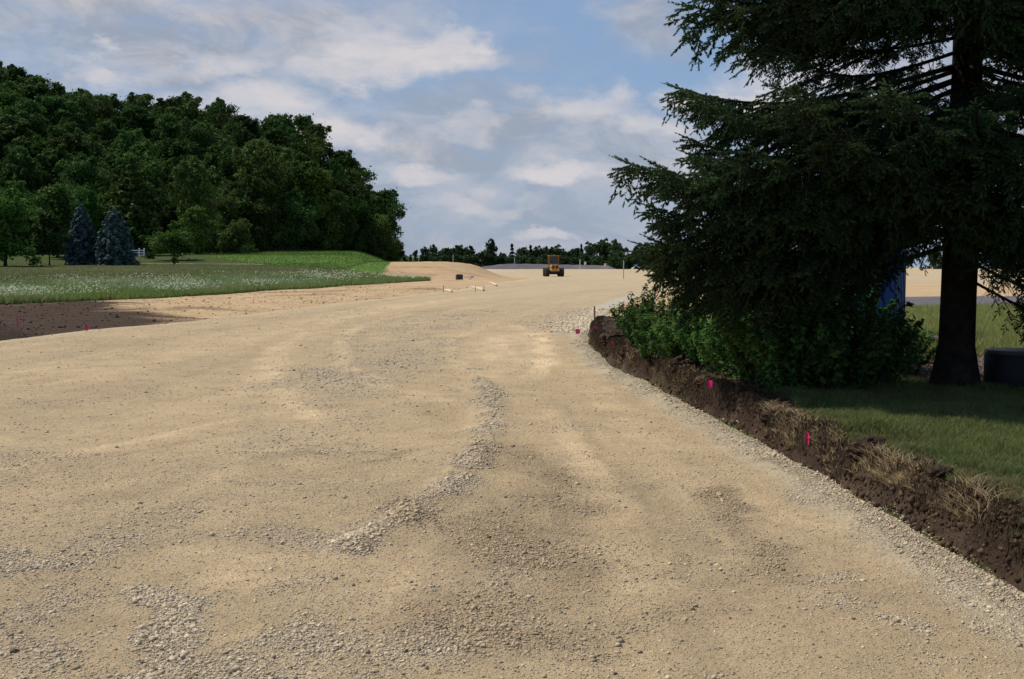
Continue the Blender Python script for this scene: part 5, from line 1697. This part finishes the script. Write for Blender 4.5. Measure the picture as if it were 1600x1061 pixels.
def far_things():
    # paved embankment beyond the crest of the dirt road
    us = np.linspace(748, 968, 60); y0 = 288.0
    V = []; n = len(us)
    for u in us:
        t = (u - 748) / 220; vt = 412.3 + 5.5 * max(0, (.22 - t) / .22) ** 1.5 + 3.0 * max(0, t - .35) / .65
        if t > .92: vt += (t - .92) * 90
        x = XY(u, y0); zt = CAM_H + (415 - vt) / F * y0; zt += .04 * math.sin(u * .3)
        V += [(x, y0 - 9, min(zt - .6, -.2) if False else -1.2), (x, y0 - 1, zt - .12), (x, y0, zt), (x, y0 + 9, zt - .05), (x, y0 + 14, -3)]
    Fc = [(5 * i + k, 5 * i + 5 + k, 5 * i + 6 + k, 5 * i + 1 + k) for i in range(n - 1) for k in range(4)]
    mb = MB().add(V, Fc)
    tag(mb.build('paved_embankment', M_ASPH, smooth=True), kind='structure')
    # the other carriageway seen right of the trunk
    mb = MB()
    for (ya, yb, m, nm) in ((47, 62, M_ASPH, 'paved_road'), (41.5, 46.2, M_GRAV2, 'gravel_shoulder')):
        n = 60; V = []
        for i in range(n + 1):
            x = 11 + 80 * i / n; k = .05 * (x - 11)
            for j in range(6):
                yy = ya + k + (yb - ya) * j / 5; V.append((x, yy, hgt(x, yy) + .03))
        Fc = [(6 * i + j, 6 * i + 6 + j, 6 * i + 7 + j, 6 * i + 1 + j) for i in range(n) for j in range(5)]
        tag(MB().add(V, Fc).build(nm, m, smooth=True), kind='structure')
    # driveway across the left lawn
    V = []; n = 50
    for i in range(n + 1):
        u = 150 + 260 * i / n; y = 150 - 0 * i + 10 * math.sin(i / n * 1.5); y = 158 - 6 * i / n
        for dy in (0, 2.6): x = XY(u, y); V.append((x, y + dy, hgt(x, y + dy) + .03))
    Fc = [(2 * i, 2 * i + 2, 2 * i + 3, 2 * i + 1) for i in range(n)]
    tag(MB().add(V, Fc).build('driveway', mat_simple('driveway_dust', (.20, .18, .13), .95, .2, .5, .1), smooth=True), kind='structure')
    # small signs and posts on and behind the embankment
    for u, v0, v1, y, w, lab, m in [(906, 405, 414, 284, .14, 'slim white post on the far embankment right of the earthmover', M_WHITE),
                                    (804, 402, 414, 292, .12, 'slim white post on the far embankment left of the earthmover', M_WHITE),
                                    (974, 407, 424, 150, .10, 'grey pole beside the tip of the spruce branch', M_METAL),
                                    (708, 397, 409, 300, .08, 'pale pole standing in front of the horizon trees above the sand mound', M_WHITE)]:
        x = XY(u, y); zt = CAM_H + (415 - v0) / F * y; zb = min(hgt(x, y), CAM_H + (415 - v1) / F * y) - .3
        tag(MB().tube([(0, 0, zb), (0, 0, zt)], w / 2 * 1.2, 10).build('marker_post', m, None, (x, y, 0), smooth=True), lab, 'post')
    for u, v, y, s, lab, m in [(914, 411.5, 284, .75, 'small white sign on the far embankment', M_WHITE), (945, 414, 283, .7, 'small white sign with an orange edge near the right end of the far embankment', M_WHITE)]:
        x = XY(u, y); zc = CAM_H + (415 - v) / F * y
        r = empty('roadside_sign', (x, y, zc - 1.4), 0, lab, 'sign')
        MB().tube([(0, 0, 0), (0, 0, 1.4)], .04, 6).build('post', M_METAL, r)
        MB().box((0, -.06, 1.4), (s * .7, .04, s), bev=.01).build('panel', m, r)
        if u == 945: MB().box((s * .5, -.06, 1.4), (s * .25, .04, s), bev=.01).build('edge_panel', M_YEL, r)


far_things()
print('done building')
